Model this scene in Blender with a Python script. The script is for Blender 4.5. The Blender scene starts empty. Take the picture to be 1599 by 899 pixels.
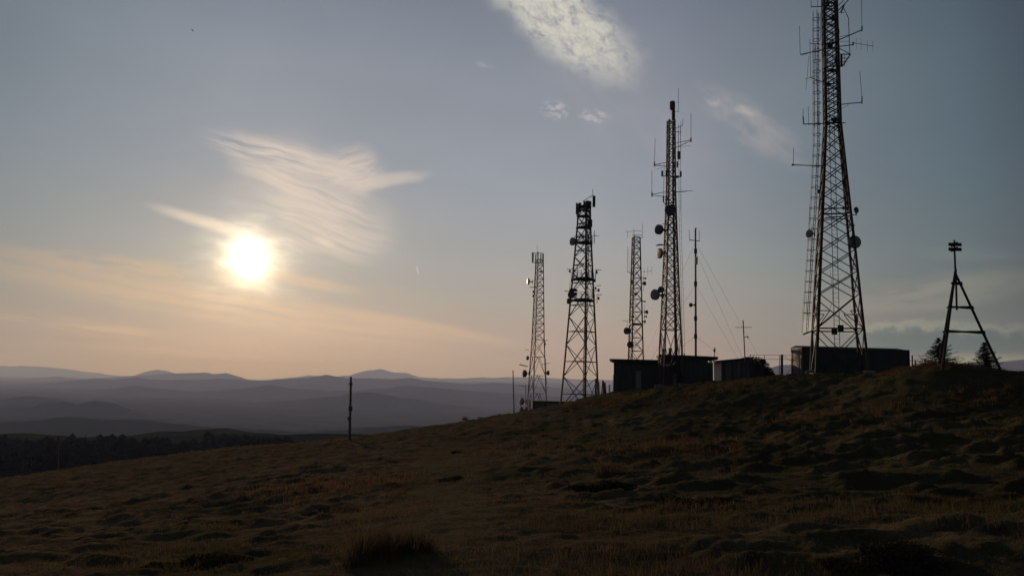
import bpy, math, random
import numpy as np
from mathutils import Vector, Matrix, Quaternion
random.seed(7); rng = np.random.default_rng(11)
R = math.radians
scene = bpy.context.scene
C = scene.collection

# ------------------------------------------------------------------ camera
FPX, CX, CY = 1200.0, 799.5, 449.5
PITCH = math.atan((598 - CY) / FPX); ROLL = R(1.6)
_f = Vector((0, math.cos(PITCH), math.sin(PITCH)))
_u = Vector((0, -math.sin(PITCH), math.cos(PITCH)))
_x = Vector((1, 0, 0))
CR = math.cos(ROLL) * _x + math.sin(ROLL) * _u
CU = -math.sin(ROLL) * _x + math.cos(ROLL) * _u
cam_d = bpy.data.cameras.new('camera'); cam = bpy.data.objects.new('camera', cam_d); C.objects.link(cam)
cam.matrix_world = Matrix(((CR.x, CU.x, -_f.x, 0), (CR.y, CU.y, -_f.y, 0), (CR.z, CU.z, -_f.z, 0), (0, 0, 0, 1)))
cam_d.sensor_width = 36; cam_d.lens = 36 * FPX / 1599; cam_d.clip_start = 0.1; cam_d.clip_end = 120000
scene.camera = cam
def ray(px, py):
    return _f + CR * ((px - CX) / FPX) + CU * ((CY - py) / FPX)
def P(px, py, Y):
    d = ray(px, py); return d * (Y / d.y)
def azel(px, py):
    d = ray(px, py).normalized()
    return math.degrees(math.atan2(d.x, d.y)), math.degrees(math.asin(d.z))

# ------------------------------------------------------------------ sun, exposure
scene.view_settings.view_transform = 'Standard'; scene.view_settings.look = 'None'
scene.view_settings.exposure = 0; scene.view_settings.gamma = 1
SUN_AZ, SUN_EL = azel(390, 403)
sd = bpy.data.lights.new('sun', 'SUN'); so = bpy.data.objects.new('sun', sd); C.objects.link(so)
sd.energy = 2.6; sd.angle = R(0.6); sd.color = (1.0, 0.73, 0.54)
sdir = ray(390, 403).normalized()
so.rotation_euler = sdir.to_track_quat('Z', 'Y').to_euler(); so.location = sdir * 200
try:
    scene.cycles.use_denoising = True
    scene.cycles.max_bounces = 4; scene.cycles.diffuse_bounces = 2; scene.cycles.glossy_bounces = 2
    scene.cycles.transmission_bounces = 2; scene.cycles.volume_bounces = 0
except Exception: pass

# ------------------------------------------------------------------ sky (world nodes)
class N:
    """small helper for math on node sockets"""
    def __init__(s, tree): s.t = tree; s.L = tree.links
    def new(s, ty, **kw):
        n = s.t.nodes.new(ty)
        for k, v in kw.items(): setattr(n, k, v)
        return n
    def put(s, sock, v):
        if hasattr(v, 'is_linked') or isinstance(v, bpy.types.NodeSocket): s.L.new(v, sock)
        else: sock.default_value = v
    def m(s, op, a, b=None, c=None, clamp=False):
        n = s.new('ShaderNodeMath', operation=op); n.use_clamp = clamp
        s.put(n.inputs[0], a)
        if b is not None: s.put(n.inputs[1], b)
        if c is not None: s.put(n.inputs[2], c)
        return n.outputs[0]
    def v(s, op, a, b=None):
        n = s.new('ShaderNodeVectorMath', operation=op); s.put(n.inputs[0], a)
        if b is not None: s.put(n.inputs[1], b)
        return n.outputs['Value'] if op in ('DOT_PRODUCT', 'LENGTH') else n.outputs[0]
    def comb(s, x, y, z=0.0):
        n = s.new('ShaderNodeCombineXYZ'); s.put(n.inputs[0], x); s.put(n.inputs[1], y); s.put(n.inputs[2], z); return n.outputs[0]
    def ss(s, x, a, b, lo=0.0, hi=1.0):
        n = s.new('ShaderNodeMapRange', interpolation_type='SMOOTHSTEP'); s.put(n.inputs[0], x)
        n.inputs[1].default_value = a; n.inputs[2].default_value = b; n.inputs[3].default_value = lo; n.inputs[4].default_value = hi
        return n.outputs[0]
    def noise(s, vec, scale, detail=5, rough=0.55, dist=0.0):
        n = s.new('ShaderNodeTexNoise'); s.put(n.inputs['Vector'], vec); n.inputs['Scale'].default_value = scale
        n.inputs['Detail'].default_value = detail; n.inputs['Roughness'].default_value = rough; n.inputs['Distortion'].default_value = dist
        return n.outputs['Fac']
    def ramp(s, x, stops):
        n = s.new('ShaderNodeValToRGB'); s.put(n.inputs[0], x); e = n.color_ramp.elements
        while len(e) < len(stops): e.new(0.5)
        for k, (p, c) in enumerate(stops): e[k].position = p; e[k].color = (*c, 1)
        return n.outputs[0]
    def mix(s, f, a, b, bt='MIX'):
        n = s.new('ShaderNodeMix', data_type='RGBA', blend_type=bt); s.put(n.inputs[0], f)
        s.put(n.inputs[6], a if not isinstance(a, tuple) else (*a[:3], 1)); s.put(n.inputs[7], b if not isinstance(b, tuple) else (*b[:3], 1))
        return n.outputs[2]
def lin(r, g, b):
    return tuple(((c / 255 + 0.055) / 1.055) ** 2.4 if c > 10 else c / 255 / 12.92 for c in (r, g, b))

world = bpy.data.worlds.new('World'); scene.world = world; world.use_nodes = True
wt = world.node_tree; wt.nodes.clear(); n = N(wt)
tc = n.new('ShaderNodeTexCoord'); D = n.v('NORMALIZE', tc.outputs['Generated'])
sp = n.new('ShaderNodeSeparateXYZ'); n.L.new(D, sp.inputs[0])
az = n.m('MULTIPLY', n.m('ARCTAN2', sp.outputs[0], sp.outputs[1]), 57.29578)
el = n.m('MULTIPLY', n.m('ARCSINE', sp.outputs[2]), 57.29578)
ae = n.comb(az, el)
# clear-air gradient by height above the horizon
EMAX = 50.0
def ee(row): return max(0.0, azel(700, row)[1]) / EMAX
base = n.ramp(n.m('DIVIDE', n.m('ADD', el, 3.0), EMAX + 3, clamp=True), [(p, c) for p, c in [
    (0.0, lin(158, 138, 134)),
    ((azel(700, 590)[1] + 3) / (EMAX + 3), lin(172, 149, 146)),
    ((azel(700, 540)[1] + 3) / (EMAX + 3), lin(179, 157, 153)),
    ((azel(700, 480)[1] + 3) / (EMAX + 3), lin(171, 162, 157)),
    ((azel(700, 400)[1] + 3) / (EMAX + 3), lin(161, 163, 167)),
    ((azel(700, 280)[1] + 3) / (EMAX + 3), lin(149, 156, 169)),
    ((azel(700, 120)[1] + 3) / (EMAX + 3), lin(139, 146, 159)),
    ((azel(700, 0)[1] + 3) / (EMAX + 3), lin(124, 132, 147)),
    (1.0, lin(84, 100, 122))]])
# the sky is darker and bluer away from the sun
fall = n.ramp(n.m('DIVIDE', n.m('ADD', az, 180.0), 360.0, clamp=True), [((180 + a) / 360, c) for a, c in [
    (-180, (.24, .30, .34)), (-75, (.42, .47, .48)), (-40, (.52, .60, .61)), (-31, (.74, .81, .82)), (-20, (.95, .98, .99)),
    (6, (1.0, 1.0, 1.0)), (12, (.90, .91, .93)), (18, (.70, .76, .76)), (25, (.48, .57, .58)),
    (31, (.31, .43, .45)), (36, (.17, .22, .25)), (60, (.17, .22, .25)), (180, (.24, .30, .34))]])
# big soft unevenness
col = n.mix(1.0, base, fall, 'MULTIPLY')
col = n.mix(1.0, col, n.ramp(n.noise(n.v('MULTIPLY', ae, (0.05, 0.11, 0)), 1.0, 3, .5), [(0.3, (.93, .93, .93)), (.7, (1.07, 1.06, 1.05))]), 'MULTIPLY')
# sun glow
sv = n.v('DOT_PRODUCT', D, tuple(sdir))
ang = n.m('MULTIPLY', n.m('ARCCOSINE', n.m('MINIMUM', sv, 1.0)), 57.29578)
def gau(a, w): return n.m('EXPONENT', n.m('MULTIPLY', n.m('POWER', n.m('DIVIDE', a, w), 2.0), -1.0))
def cloud(px, py, ra, rb, angd, dens, fib=(0.35, 2.2), thr=(0.36, 0.66), warp=1.2, seed=0.0, detail=6, soft=(1.0, 0.25)):
    """soft patch centred where it stands in the sky; size in pixels, angd = slope (down to the right positive)"""
    a0, e0 = azel(px, py); k = 1 / 21.5
    w = n.new('ShaderNodeTexNoise'); n.put(w.inputs['Vector'], n.v('ADD', ae, (seed, seed * 1.7, 0))); w.inputs['Scale'].default_value = 0.22; w.inputs['Detail'].default_value = 4
    off = n.v('MULTIPLY', n.v('SUBTRACT', w.outputs['Color'], (.5, .5, .5)), (warp * 2, warp, 0))
    q = n.v('SUBTRACT', n.v('ADD', ae, off), (a0, e0, 0))
    c, s = math.cos(R(angd)), math.sin(R(angd))
    u = n.v('DOT_PRODUCT', q, (c, -s, 0)); v = n.v('DOT_PRODUCT', q, (s, c, 0))
    d = n.v('LENGTH', n.comb(n.m('DIVIDE', u, ra * k), n.m('DIVIDE', v, rb * k)))
    mask = n.ss(d, soft[0], soft[1])
    f = n.noise(n.comb(n.m('MULTIPLY', u, fib[0]), n.m('MULTIPLY', v, fib[1]), seed), 1.0, detail, .58)
    return n.m('MULTIPLY', n.m('MULTIPLY', mask, n.ss(f, thr[0], thr[1])), dens)
def over(col, mask, c, scaled=True):
    t = (*c, 1)
    src = n.mix(1.0, fall, t, 'MULTIPLY') if scaled else t
    return n.mix(mask, col, src)
cream = lin(220, 203, 192)
col = over(col, cloud(px=495, py=312, ra=165, rb=105, angd=22, dens=.55, seed=40.0, warp=1.6, fib=(.12, .5), thr=(.2, .6), soft=(1.0, .2)), cream)
for args in [
    dict(px=450, py=246, ra=155, rb=32, angd=9, dens=.9, seed=1.0, warp=1.1, fib=(.20, 2.6), thr=(.34, .60), detail=8),
    dict(px=480, py=298, ra=145, rb=24, angd=17, dens=.9, seed=2.0, warp=1.1, fib=(.18, 2.6), thr=(.36, .60), detail=8),
    dict(px=505, py=350, ra=140, rb=62, angd=14, dens=.75, seed=3.0, warp=1.2, fib=(.16, 2.0), thr=(.34, .62), detail=8),
    dict(px=550, py=268, ra=62, rb=52, angd=-25, dens=.75, seed=4.0, warp=1.4, fib=(.3, 1.9), thr=(.28, .56), detail=8),
    dict(px=325, py=348, ra=105, rb=13, angd=12, dens=1.0, seed=5.0, warp=.5, fib=(.25, 1.8), thr=(.22, .45)),
    dict(px=608, py=281, ra=78, rb=16, angd=-14, dens=.55, seed=6.0, warp=.9, fib=(.3, 1.6), thr=(.22, .45)),
    dict(px=505, py=377, ra=24, rb=8, angd=20, dens=.9, seed=7.0, warp=.3, thr=(.2, .4)),
]: col = over(col, cloud(**args), cream)
for args in [
    dict(px=330, py=474, ra=500, rb=36, angd=7, dens=.85, seed=8.0, warp=.8, fib=(.07, 1.2), thr=(.30, .60)),
    dict(px=200, py=420, ra=250, rb=24, angd=2, dens=.7, seed=9.0, warp=.6, fib=(.35, 1.6), thr=(.32, .6)),
    dict(px=120, py=508, ra=170, rb=15, angd=4, dens=.9, seed=10.0, warp=.4, fib=(.12, 2.0), thr=(.38, .56)),
    dict(px=640, py=508, ra=230, rb=18, angd=8, dens=.7, seed=11.0, warp=.4, fib=(.07, 1.3), thr=(.28, .58)),
    dict(px=470, py=438, ra=120, rb=13, angd=7, dens=.8, seed=11.5, warp=.3, fib=(.1, 1.2), thr=(.25, .55)),
    dict(px=200, py=545, ra=260, rb=9, angd=1, dens=.35, seed=12.5, warp=.4, fib=(.06, 1.4), thr=(.35, .6)),
]: col = over(col, cloud(**args), lin(212, 180, 156))
# cloud patch at the top, wisps right of it
col = over(col, cloud(px=868, py=22, ra=205, rb=72, angd=33, dens=.85, seed=13.0, warp=2.2, fib=(.8, 1.4), thr=(.22, .6), soft=(1.0, .35)), lin(216, 212, 200))
col = over(col, cloud(px=868, py=22, ra=180, rb=60, angd=33, dens=.4, seed=33.0, warp=1.8, fib=(2.4, 4.6), thr=(.42, .66), soft=(1.0, .4)), lin(232, 224, 206))
col = over(col, cloud(px=866, py=172, ra=34, rb=20, angd=15, dens=.6, seed=14.0, warp=.6, fib=(1.6, 2.6), thr=(.42, .62)), lin(205, 198, 200))
col = over(col, cloud(px=928, py=181, ra=34, rb=14, angd=8, dens=.6, seed=15.0, warp=.6, fib=(1.6, 2.6), thr=(.42, .62)), lin(205, 198, 200))
col = over(col, cloud(px=755, py=100, ra=22, rb=8, angd=8, dens=.3, seed=16.0, warp=.6, fib=(1.6, 2.6)), lin(190, 190, 195))
col = over(col, cloud(px=1175, py=198, ra=135, rb=42, angd=36, dens=.5, seed=17.0, warp=1.0, fib=(.4, .9), thr=(.3, .65)), lin(205, 190, 190))
col = over(col, cloud(px=1165, py=172, ra=22, rb=11, angd=30, dens=.4, seed=18.0, warp=.8, fib=(1, 1.6), thr=(.35, .6)), lin(232, 212, 205))
col = over(col, cloud(px=1110, py=156, ra=22, rb=9, angd=20, dens=.35, seed=19.0, warp=.8, fib=(1, 1.6), thr=(.35, .6)), lin(215, 205, 200))
col = over(col, cloud(px=1000, py=190, ra=260, rb=90, angd=36, dens=.22, seed=20.0, warp=1.5, fib=(.15, .4), thr=(.3, .7)), lin(190, 172, 180))
col = over(col, cloud(px=1470, py=455, ra=190, rb=34, angd=-6, dens=.7, seed=21.0, warp=.9, fib=(.2, .9), thr=(.28, .6)), lin(226, 196, 180))
col = over(col, cloud(px=1560, py=395, ra=120, rb=16, angd=3, dens=.3, seed=22.0, warp=.6, fib=(.2, .9), thr=(.28, .6)), lin(210, 195, 185))
for args in [dict(px=815, py=553, ra=95, rb=9, angd=0, dens=.55, seed=23.0, warp=.5, fib=(.2, 1.2), thr=(.3, .55)),
             dict(px=1185, py=546, ra=80, rb=9, angd=2, dens=.65, seed=24.0, warp=.4, fib=(.2, 1.2), thr=(.3, .5)),
             dict(px=980, py=556, ra=60, rb=5, angd=0, dens=.4, seed=25.0, warp=.3, fib=(.2, 1.2), thr=(.3, .5))]:
    col = over(col, cloud(**args), lin(168, 152, 148))
# low bank on the right: shaded body under a bright crumbly rim
wob = n.noise(n.v('MULTIPLY', ae, (.8, .8, 0)), 1.0, 8, .66)
a1, e1 = azel(1470, 508); a2, e2 = azel(1470, 553)
top = n.m('ADD', n.m('MULTIPLY', n.m('SUBTRACT', wob, .5), 2.2), n.m('MULTIPLY', n.m('ABSOLUTE', n.m('SUBTRACT', az, azel(1430, 500)[0])), -.07))
h = n.m('SUBTRACT', n.m('SUBTRACT', el, e1), top)
azm = n.ss(az, azel(1235, 520)[0], azel(1400, 520)[0])
inb = n.ss(el, e2 - .25, e2 + .25)
rim = n.m('MULTIPLY', n.m('MULTIPLY', gau(n.m('SUBTRACT', h, .08), .32), azm), .7)
bank = n.m('MULTIPLY', n.m('MULTIPLY', n.ss(h, .2, -.35), azm), n.m('MULTIPLY', inb, .95))
col = over(col, bank, lin(118, 134, 132)); col = over(col, rim, lin(224, 204, 186))
col = over(col, cloud(px=1266, py=508, ra=20, rb=16, angd=-30, dens=.8, seed=27.0, warp=.6, fib=(1, 1.5), thr=(.3, .5)), lin(225, 205, 190))
lowglow = n.m('MULTIPLY', gau(n.m('SUBTRACT', el, azel(1530, 562)[1]), .35), n.ss(az, azel(1440, 560)[0], azel(1500, 560)[0]))
col = over(col, n.m('MULTIPLY', lowglow, .75), lin(235, 220, 178))
# contrail
col = over(col, cloud(px=652, py=422, ra=10, rb=1.6, angd=72, dens=.6, seed=28.0, warp=.0, fib=(.1, .1), thr=(0, .1)), lin(226, 220, 214), False)
# aureole
cool = n.mix(1.0, col, n.mix(1.0, n.comb(.34, .27, .17), gau(ang, 6.5), 'MULTIPLY'), 'ADD') if False else col
wn = n.noise(n.v('MULTIPLY', ae, (.35, .9, 0)), 1.0, 4, .6)
angw = n.m('MULTIPLY', ang, n.m('ADD', n.m('MULTIPLY', wn, 1.0), .5))
core = n.m('DIVIDE', 8.5, n.m('ADD', n.m('POWER', n.m('DIVIDE', angw, .78), 2.8), 1.0))
g1 = n.new('ShaderNodeVectorMath', operation='SCALE'); g1.inputs[0].default_value = (.13, .085, .045); n.put(g1.inputs['Scale'], n.m('EXPONENT', n.m('DIVIDE', ang, -3.5)))
g2 = n.new('ShaderNodeVectorMath', operation='SCALE'); g2.inputs[0].default_value = (1.0, .82, .58); n.put(g2.inputs['Scale'], core)
colv = n.v('ADD', n.v('ADD', col, g1.outputs[0]), g2.outputs[0])
sky = n.new('ShaderNodeTexSky', sky_type='NISHITA'); sky.sun_disc = False
sky.sun_elevation = R(SUN_EL); sky.sun_rotation = R(SUN_AZ); sky.altitude = 1000; sky.dust_density = 2.0
WS = 0.05
sc_ = n.new('ShaderNodeVectorMath', operation='SCALE'); n.put(sc_.inputs[0], colv); sc_.inputs['Scale'].default_value = 0.93 / WS
ns_ = n.new('ShaderNodeVectorMath', operation='SCALE'); n.put(ns_.inputs[0], sky.outputs[0]); ns_.inputs['Scale'].default_value = 0.07
tot = n.v('ADD', sc_.outputs[0], ns_.outputs[0])
bg = n.new('ShaderNodeBackground'); n.L.new(tot, bg.inputs[0]); bg.inputs[1].default_value = WS
wo = n.new('ShaderNodeOutputWorld'); n.L.new(bg.outputs[0], wo.inputs[0])
try: world.cycles.sampling_method = 'MANUAL'; world.cycles.sample_map_resolution = 512
except Exception: pass

# ------------------------------------------------------------------ materials
def mat(name, c1, c2=None, scale=4.0, rough=.8, metal=0.0, bump=0.0, bscale=30.0, coord='Object', band=None, detail=4, spec=.3, stretch=(1, 1, 1), transl=0.0):
    m = bpy.data.materials.new(name); m.use_nodes = True; t = m.node_tree; t.nodes.clear(); k = N(t)
    b = k.new('ShaderNodeBsdfPrincipled'); o = k.new('ShaderNodeOutputMaterial')
    if coord == 'World': vec = k.new('ShaderNodeNewGeometry').outputs['Position']
    else: vec = k.new('ShaderNodeTexCoord').outputs['Object']
    v2 = k.v('MULTIPLY', vec, stretch)
    f = k.noise(v2, scale, detail, .6)
    c2 = c2 or tuple(x * .6 for x in c1)
    cc = k.ramp(f, [(.32, c2), (.68, c1)])
    if band:
        z0, step, cb1, cb2 = band
        s_ = k.new('ShaderNodeSeparateXYZ'); k.L.new(k.new('ShaderNodeNewGeometry').outputs['Position'], s_.inputs[0])
        w = k.m('GREATER_THAN', k.m('PINGPONG', k.m('SUBTRACT', s_.outputs[2], z0), step), step * .5)
        bandc = k.mix(w, cb1, cb2)
        cc = k.mix(k.ss(f, .40, .62), bandc, k.mix(1.0, bandc, (.55, .45, .4), 'MULTIPLY'))
    k.L.new(cc, b.inputs['Base Color'])
    b.inputs['Roughness'].default_value = rough; b.inputs['Metallic'].default_value = metal
    b.inputs['Specular IOR Level'].default_value = spec
    if bump:
        bn = k.new('ShaderNodeBump'); bn.inputs['Strength'].default_value = bump; bn.inputs['Distance'].default_value = .05
        k.L.new(k.noise(v2, bscale, 5, .65), bn.inputs['Height']); k.L.new(bn.outputs[0], b.inputs['Normal'])
    sh = b.outputs[0]
    if transl:
        tr = k.new('ShaderNodeBsdfTranslucent'); k.L.new(cc, tr.inputs[0]); mx = k.new('ShaderNodeMixShader'); mx.inputs[0].default_value = transl
        k.L.new(sh, mx.inputs[1]); k.L.new(tr.outputs[0], mx.inputs[2]); sh = mx.outputs[0]
    k.L.new(sh, o.inputs[0]); return m
M = {}
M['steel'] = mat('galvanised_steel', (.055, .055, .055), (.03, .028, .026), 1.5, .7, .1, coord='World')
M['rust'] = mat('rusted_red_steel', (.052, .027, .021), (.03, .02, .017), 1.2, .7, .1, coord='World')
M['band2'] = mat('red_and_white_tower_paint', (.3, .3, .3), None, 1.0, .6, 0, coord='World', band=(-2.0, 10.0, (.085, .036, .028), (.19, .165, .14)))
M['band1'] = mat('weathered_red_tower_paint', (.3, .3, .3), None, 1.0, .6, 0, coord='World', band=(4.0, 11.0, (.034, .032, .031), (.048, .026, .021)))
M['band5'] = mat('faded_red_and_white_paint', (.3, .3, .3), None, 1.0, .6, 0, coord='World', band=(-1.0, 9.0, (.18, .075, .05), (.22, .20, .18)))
M['dish'] = mat('grey_dish_paint', (.20, .22, .21), (.14, .155, .15), 2.0, .6)
M['darkdish'] = mat('dark_dish_paint', (.07, .075, .08), (.05, .055, .06), 2.0, .6)
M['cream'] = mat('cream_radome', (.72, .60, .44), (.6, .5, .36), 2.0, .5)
M['dark'] = mat('dark_antenna_plastic', (.05, .055, .06), (.03, .03, .035), 3.0, .6)
M['pale'] = mat('pale_antenna_plastic', (.62, .60, .56), (.5, .48, .44), 3.0, .5)
M['wall_dark'] = mat('dark_weathered_boards', (.085, .085, .08), (.05, .048, .045), 1.5, .85, bump=.3, stretch=(3, 3, .4))
M['wall_door'] = mat('grey_door_paint', (.22, .22, .21), (.16, .15, .15), 2.0, .8)
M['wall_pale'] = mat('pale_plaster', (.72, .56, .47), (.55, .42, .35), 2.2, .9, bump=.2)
M['roof'] = mat('dark_roofing_felt', (.05, .048, .045), (.03, .03, .03), 2.0, .9)
M['container'] = mat('dark_blue_green_steel_sheet', (.035, .045, .048), (.025, .03, .034), .8, .6)
M['container_end'] = mat('grey_steel_doors', (.15, .125, .115), (.09, .075, .068), 1.5, .7)
M['shed'] = mat('grey_sheet_boards', (.15, .145, .15), (.08, .075, .078), 1.5, .85, stretch=(3, 3, .3))
M['wood'] = mat('weathered_wood', (.10, .075, .055), (.05, .04, .03), 4.0, .9, stretch=(4, 4, .5))
M['black'] = mat('black_painted_boards', (.03, .03, .03), (.015, .015, .015), 4.0, .8)
M['concrete'] = mat('concrete', (.22, .21, .20), (.14, .13, .12), 2.0, .95)
M['wire'] = mat('steel_wire', (.09, .09, .09), None, 4.0, .5, .6)
M['spruce'] = mat('spruce_needles', (.045, .06, .035), (.02, .03, .018), 3.0, .9, coord='World', transl=.12, spec=0.02)
M['leaf'] = mat('shrub_leaves', (.06, .07, .03), (.03, .04, .018), 2.0, .8, coord='World', transl=.15, spec=0.02)
M['wood_mass'] = mat('dark_woodland', (.040, .036, .026), (.020, .020, .014), .08, .95, coord='World', spec=0.0)
M['heath'] = mat('brown_heath_foliage', (.050, .042, .022), (.022, .018, .011), 2.0, .9, coord='World', transl=.1, spec=0.0)
M['bark'] = mat('bark', (.09, .07, .05), None, 6.0, .9)
M['bird'] = mat('bird_feathers', (.04, .04, .04), None, 6.0, .9)

# pasture: dry brown grass, olive patches, bare trodden earth
def pasture(name, blades=False):
    m = bpy.data.materials.new(name); m.use_nodes = True; t = m.node_tree; t.nodes.clear(); k = N(t)
    b = k.new('ShaderNodeBsdfPrincipled'); o = k.new('ShaderNodeOutputMaterial')
    pos = k.new('ShaderNodeNewGeometry').outputs['Position']
    f1 = k.noise(pos, .12, 5, .6); f2 = k.noise(pos, 1.3, 6, .65); f3 = k.noise(pos, 9.0, 5, .7)
    s = 1.05 if blades else 1.25
    sx_ = k.new('ShaderNodeSeparateXYZ'); k.L.new(pos, sx_.inputs[0]); f1 = k.m('ADD', f1, k.ss(sx_.outputs[0], 16, -16, -.10, .20))  # left-right gradient paints the brighter-lit left slope and dimmer right into the colour
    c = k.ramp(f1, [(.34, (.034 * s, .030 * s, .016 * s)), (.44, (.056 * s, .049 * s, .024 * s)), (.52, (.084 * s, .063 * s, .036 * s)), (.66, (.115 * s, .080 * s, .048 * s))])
    c = k.mix(k.ss(f2, .40, .64), c, (.052, .047, .027)) if not blades else k.mix(k.ss(f2, .40, .68), c, (.13, .090, .048))
    if not blades:
        c = k.mix(k.m('MULTIPLY', k.ss(f3, .5, .72), .7), c, (.028, .021, .015))
        sy_ = sx_.outputs[1]; off = k.m('ABSOLUTE', k.m('ADD', k.m('ADD', sx_.outputs[0], k.m('MULTIPLY', sy_, .075)), k.m('MULTIPLY', k.m('SUBTRACT', f2, .5), 1.6)))
        tr_ = k.m('MULTIPLY', k.ss(k.m('DIVIDE', off, k.m('ADD', k.m('MULTIPLY', sy_, .03), .9)), 1.1, .3), k.ss(sy_, 48, 34))
        c = k.mix(k.m('MULTIPLY', tr_, .65), c, (.095, .082, .046))
        far = k.v('LENGTH', pos)
        wood = k.ramp(k.noise(pos, .004, 6, .6), [(.42, (.018, .024, .015)), (.60, (.032, .042, .022)), (.75, (.07, .07, .04))])
        c = k.mix(k.ss(far, 160, 330), c, wood)
    k.L.new(c, b.inputs['Base Color']); b.inputs['Roughness'].default_value = .95; b.inputs['Specular IOR Level'].default_value = 0
    sh = b.outputs[0]
    if blades:
        tr = k.new('ShaderNodeBsdfTranslucent'); k.L.new(c, tr.inputs[0]); mx = k.new('ShaderNodeMixShader'); mx.inputs[0].default_value = .3
        k.L.new(sh, mx.inputs[1]); k.L.new(tr.outputs[0], mx.inputs[2]); sh = mx.outputs[0]
    else:
        bn = k.new('ShaderNodeBump'); bn.inputs['Strength'].default_value = 1.0; bn.inputs['Distance'].default_value = .12
        k.L.new(k.m('ADD', k.noise(pos, 3.0, 6, .7), k.m('MULTIPLY', k.noise(pos, 14.0, 5, .7), .6)), bn.inputs['Height']); k.L.new(bn.outputs[0], b.inputs['Normal'])
    k.L.new(sh, o.inputs[0]); return m
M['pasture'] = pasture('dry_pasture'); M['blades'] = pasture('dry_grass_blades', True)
M['goldgrass'] = mat('tall_straw_grass', (.17, .095, .05), (.08, .05, .028), 1.5, .9, coord='World', transl=.35, spec=0.02)
def hillmat(name, c1, c2, c3, sc):
    m = bpy.data.materials.new(name); m.use_nodes = True; t = m.node_tree; t.nodes.clear(); k = N(t)
    b = k.new('ShaderNodeBsdfPrincipled'); o = k.new('ShaderNodeOutputMaterial')
    pos = k.v('MULTIPLY', k.new('ShaderNodeNewGeometry').outputs['Position'], (1, .5, 1))
    c = k.ramp(k.noise(pos, sc, 7, .6), [(.35, c1), (.55, c2), (.68, c2), (.74, c3)])
    k.L.new(c, b.inputs['Base Color']); b.inputs['Roughness'].default_value = 1; b.inputs['Specular IOR Level'].default_value = 0
    k.L.new(b.outputs[0], o.inputs[0]); return m
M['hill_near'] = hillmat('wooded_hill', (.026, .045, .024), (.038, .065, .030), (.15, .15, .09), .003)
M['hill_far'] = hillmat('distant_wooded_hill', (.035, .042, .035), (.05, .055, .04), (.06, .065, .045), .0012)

# ------------------------------------------------------------------ mesh helpers
class MB:
    def __init__(s): s.v = []; s.f = []
    def tube(s, p, q, r, r2=None, k=6, cap=True):
        p = Vector(p); q = Vector(q); d = (q - p)
        if d.length < 1e-6: return s
        a = d.normalized().orthogonal().normalized(); b = d.normalized().cross(a); r2 = r if r2 is None else r2
        o = len(s.v)
        for c, rr in ((p, r), (q, r2)):
            for i in range(k):
                t = 2 * math.pi * i / k; s.v.append(c + a * math.cos(t) * rr + b * math.sin(t) * rr)
        for i in range(k):
            j = (i + 1) % k; s.f.append((o + i, o + j, o + k + j, o + k + i))
        if cap: s.f.append(tuple(o + i for i in reversed(range(k)))); s.f.append(tuple(o + k + i for i in range(k)))
        return s
    def path(s, pts, r, k=6):
        for a, b in zip(pts, pts[1:]): s.tube(a, b, r, k=k)
        return s
    def box(s, c, sx, sy, sz, rz=0.0, rx=0.0):
        o = len(s.v); m = Matrix.Rotation(rz, 3, 'Z') @ Matrix.Rotation(rx, 3, 'X'); c = Vector(c)
        for x in (-.5, .5):
            for y in (-.5, .5):
                for z in (-.5, .5): s.v.append(c + m @ Vector((x * sx, y * sy, z * sz)))
        s.f += [tuple(o + i for i in f) for f in ((0, 1, 3, 2), (4, 6, 7, 5), (0, 4, 5, 1), (2, 3, 7, 6), (0, 2, 6, 4), (1, 5, 7, 3))]
        return s
    def prism(s, pts, dvec):
        """extrude polygon pts by dvec"""
        o = len(s.v); k = len(pts); dv = Vector(dvec)
        s.v += [Vector(p) for p in pts] + [Vector(p) + dv for p in pts]
        s.f.append(tuple(o + i for i in range(k))); s.f.append(tuple(o + k + i for i in reversed(range(k))))
        for i in range(k): j = (i + 1) % k; s.f.append((o + j, o + i, o + k + i, o + k + j))
        return s
    def lathe(s, c, axis, prof, k=20):
        """prof: (distance along axis, radius)"""
        c = Vector(c); ax = Vector(axis).normalized(); a = ax.orthogonal().normalized(); b = ax.cross(a); o = len(s.v)
        for t, r in prof:
            for i in range(k):
                w = 2 * math.pi * i / k; s.v.append(c + ax * t + (a * math.cos(w) + b * math.sin(w)) * max(r, 1e-4))
        for m_ in range(len(prof) - 1):
            for i in range(k):
                j = (i + 1) % k; s.f.append((o + m_ * k + i, o + m_ * k + j, o + (m_ + 1) * k + j, o + (m_ + 1) * k + i))
        return s
    def build(s, name, m, parent=None, smooth=False, **tags):
        me = bpy.data.meshes.new(name); loc = parent_loc(parent)
        me.from_pydata([tuple(Vector(v) - loc) for v in s.v], [], s.f); me.materials.append(m); me.validate()
        if smooth: me.polygons.foreach_set('use_smooth', [True] * len(me.polygons))
        o = bpy.data.objects.new(name, me); C.objects.link(o)
        if parent: o.parent = parent
        for k, v in tags.items(): o[k] = v
        return o
def parent_loc(p):
    l = Vector((0, 0, 0))
    while p is not None: l += p.location; p = p.parent
    return l
def thing(name, loc, label, cat, group=None):
    o = bpy.data.objects.new(name, None); C.objects.link(o); o.location = loc; o.empty_display_size = .3
    o['label'] = label; o['category'] = cat
    if group: o['group'] = group
    return o
def tag(o, label, cat, group=None):
    o['label'] = label; o['category'] = cat
    if group: o['group'] = group
    return o
_unit = {}
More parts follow.
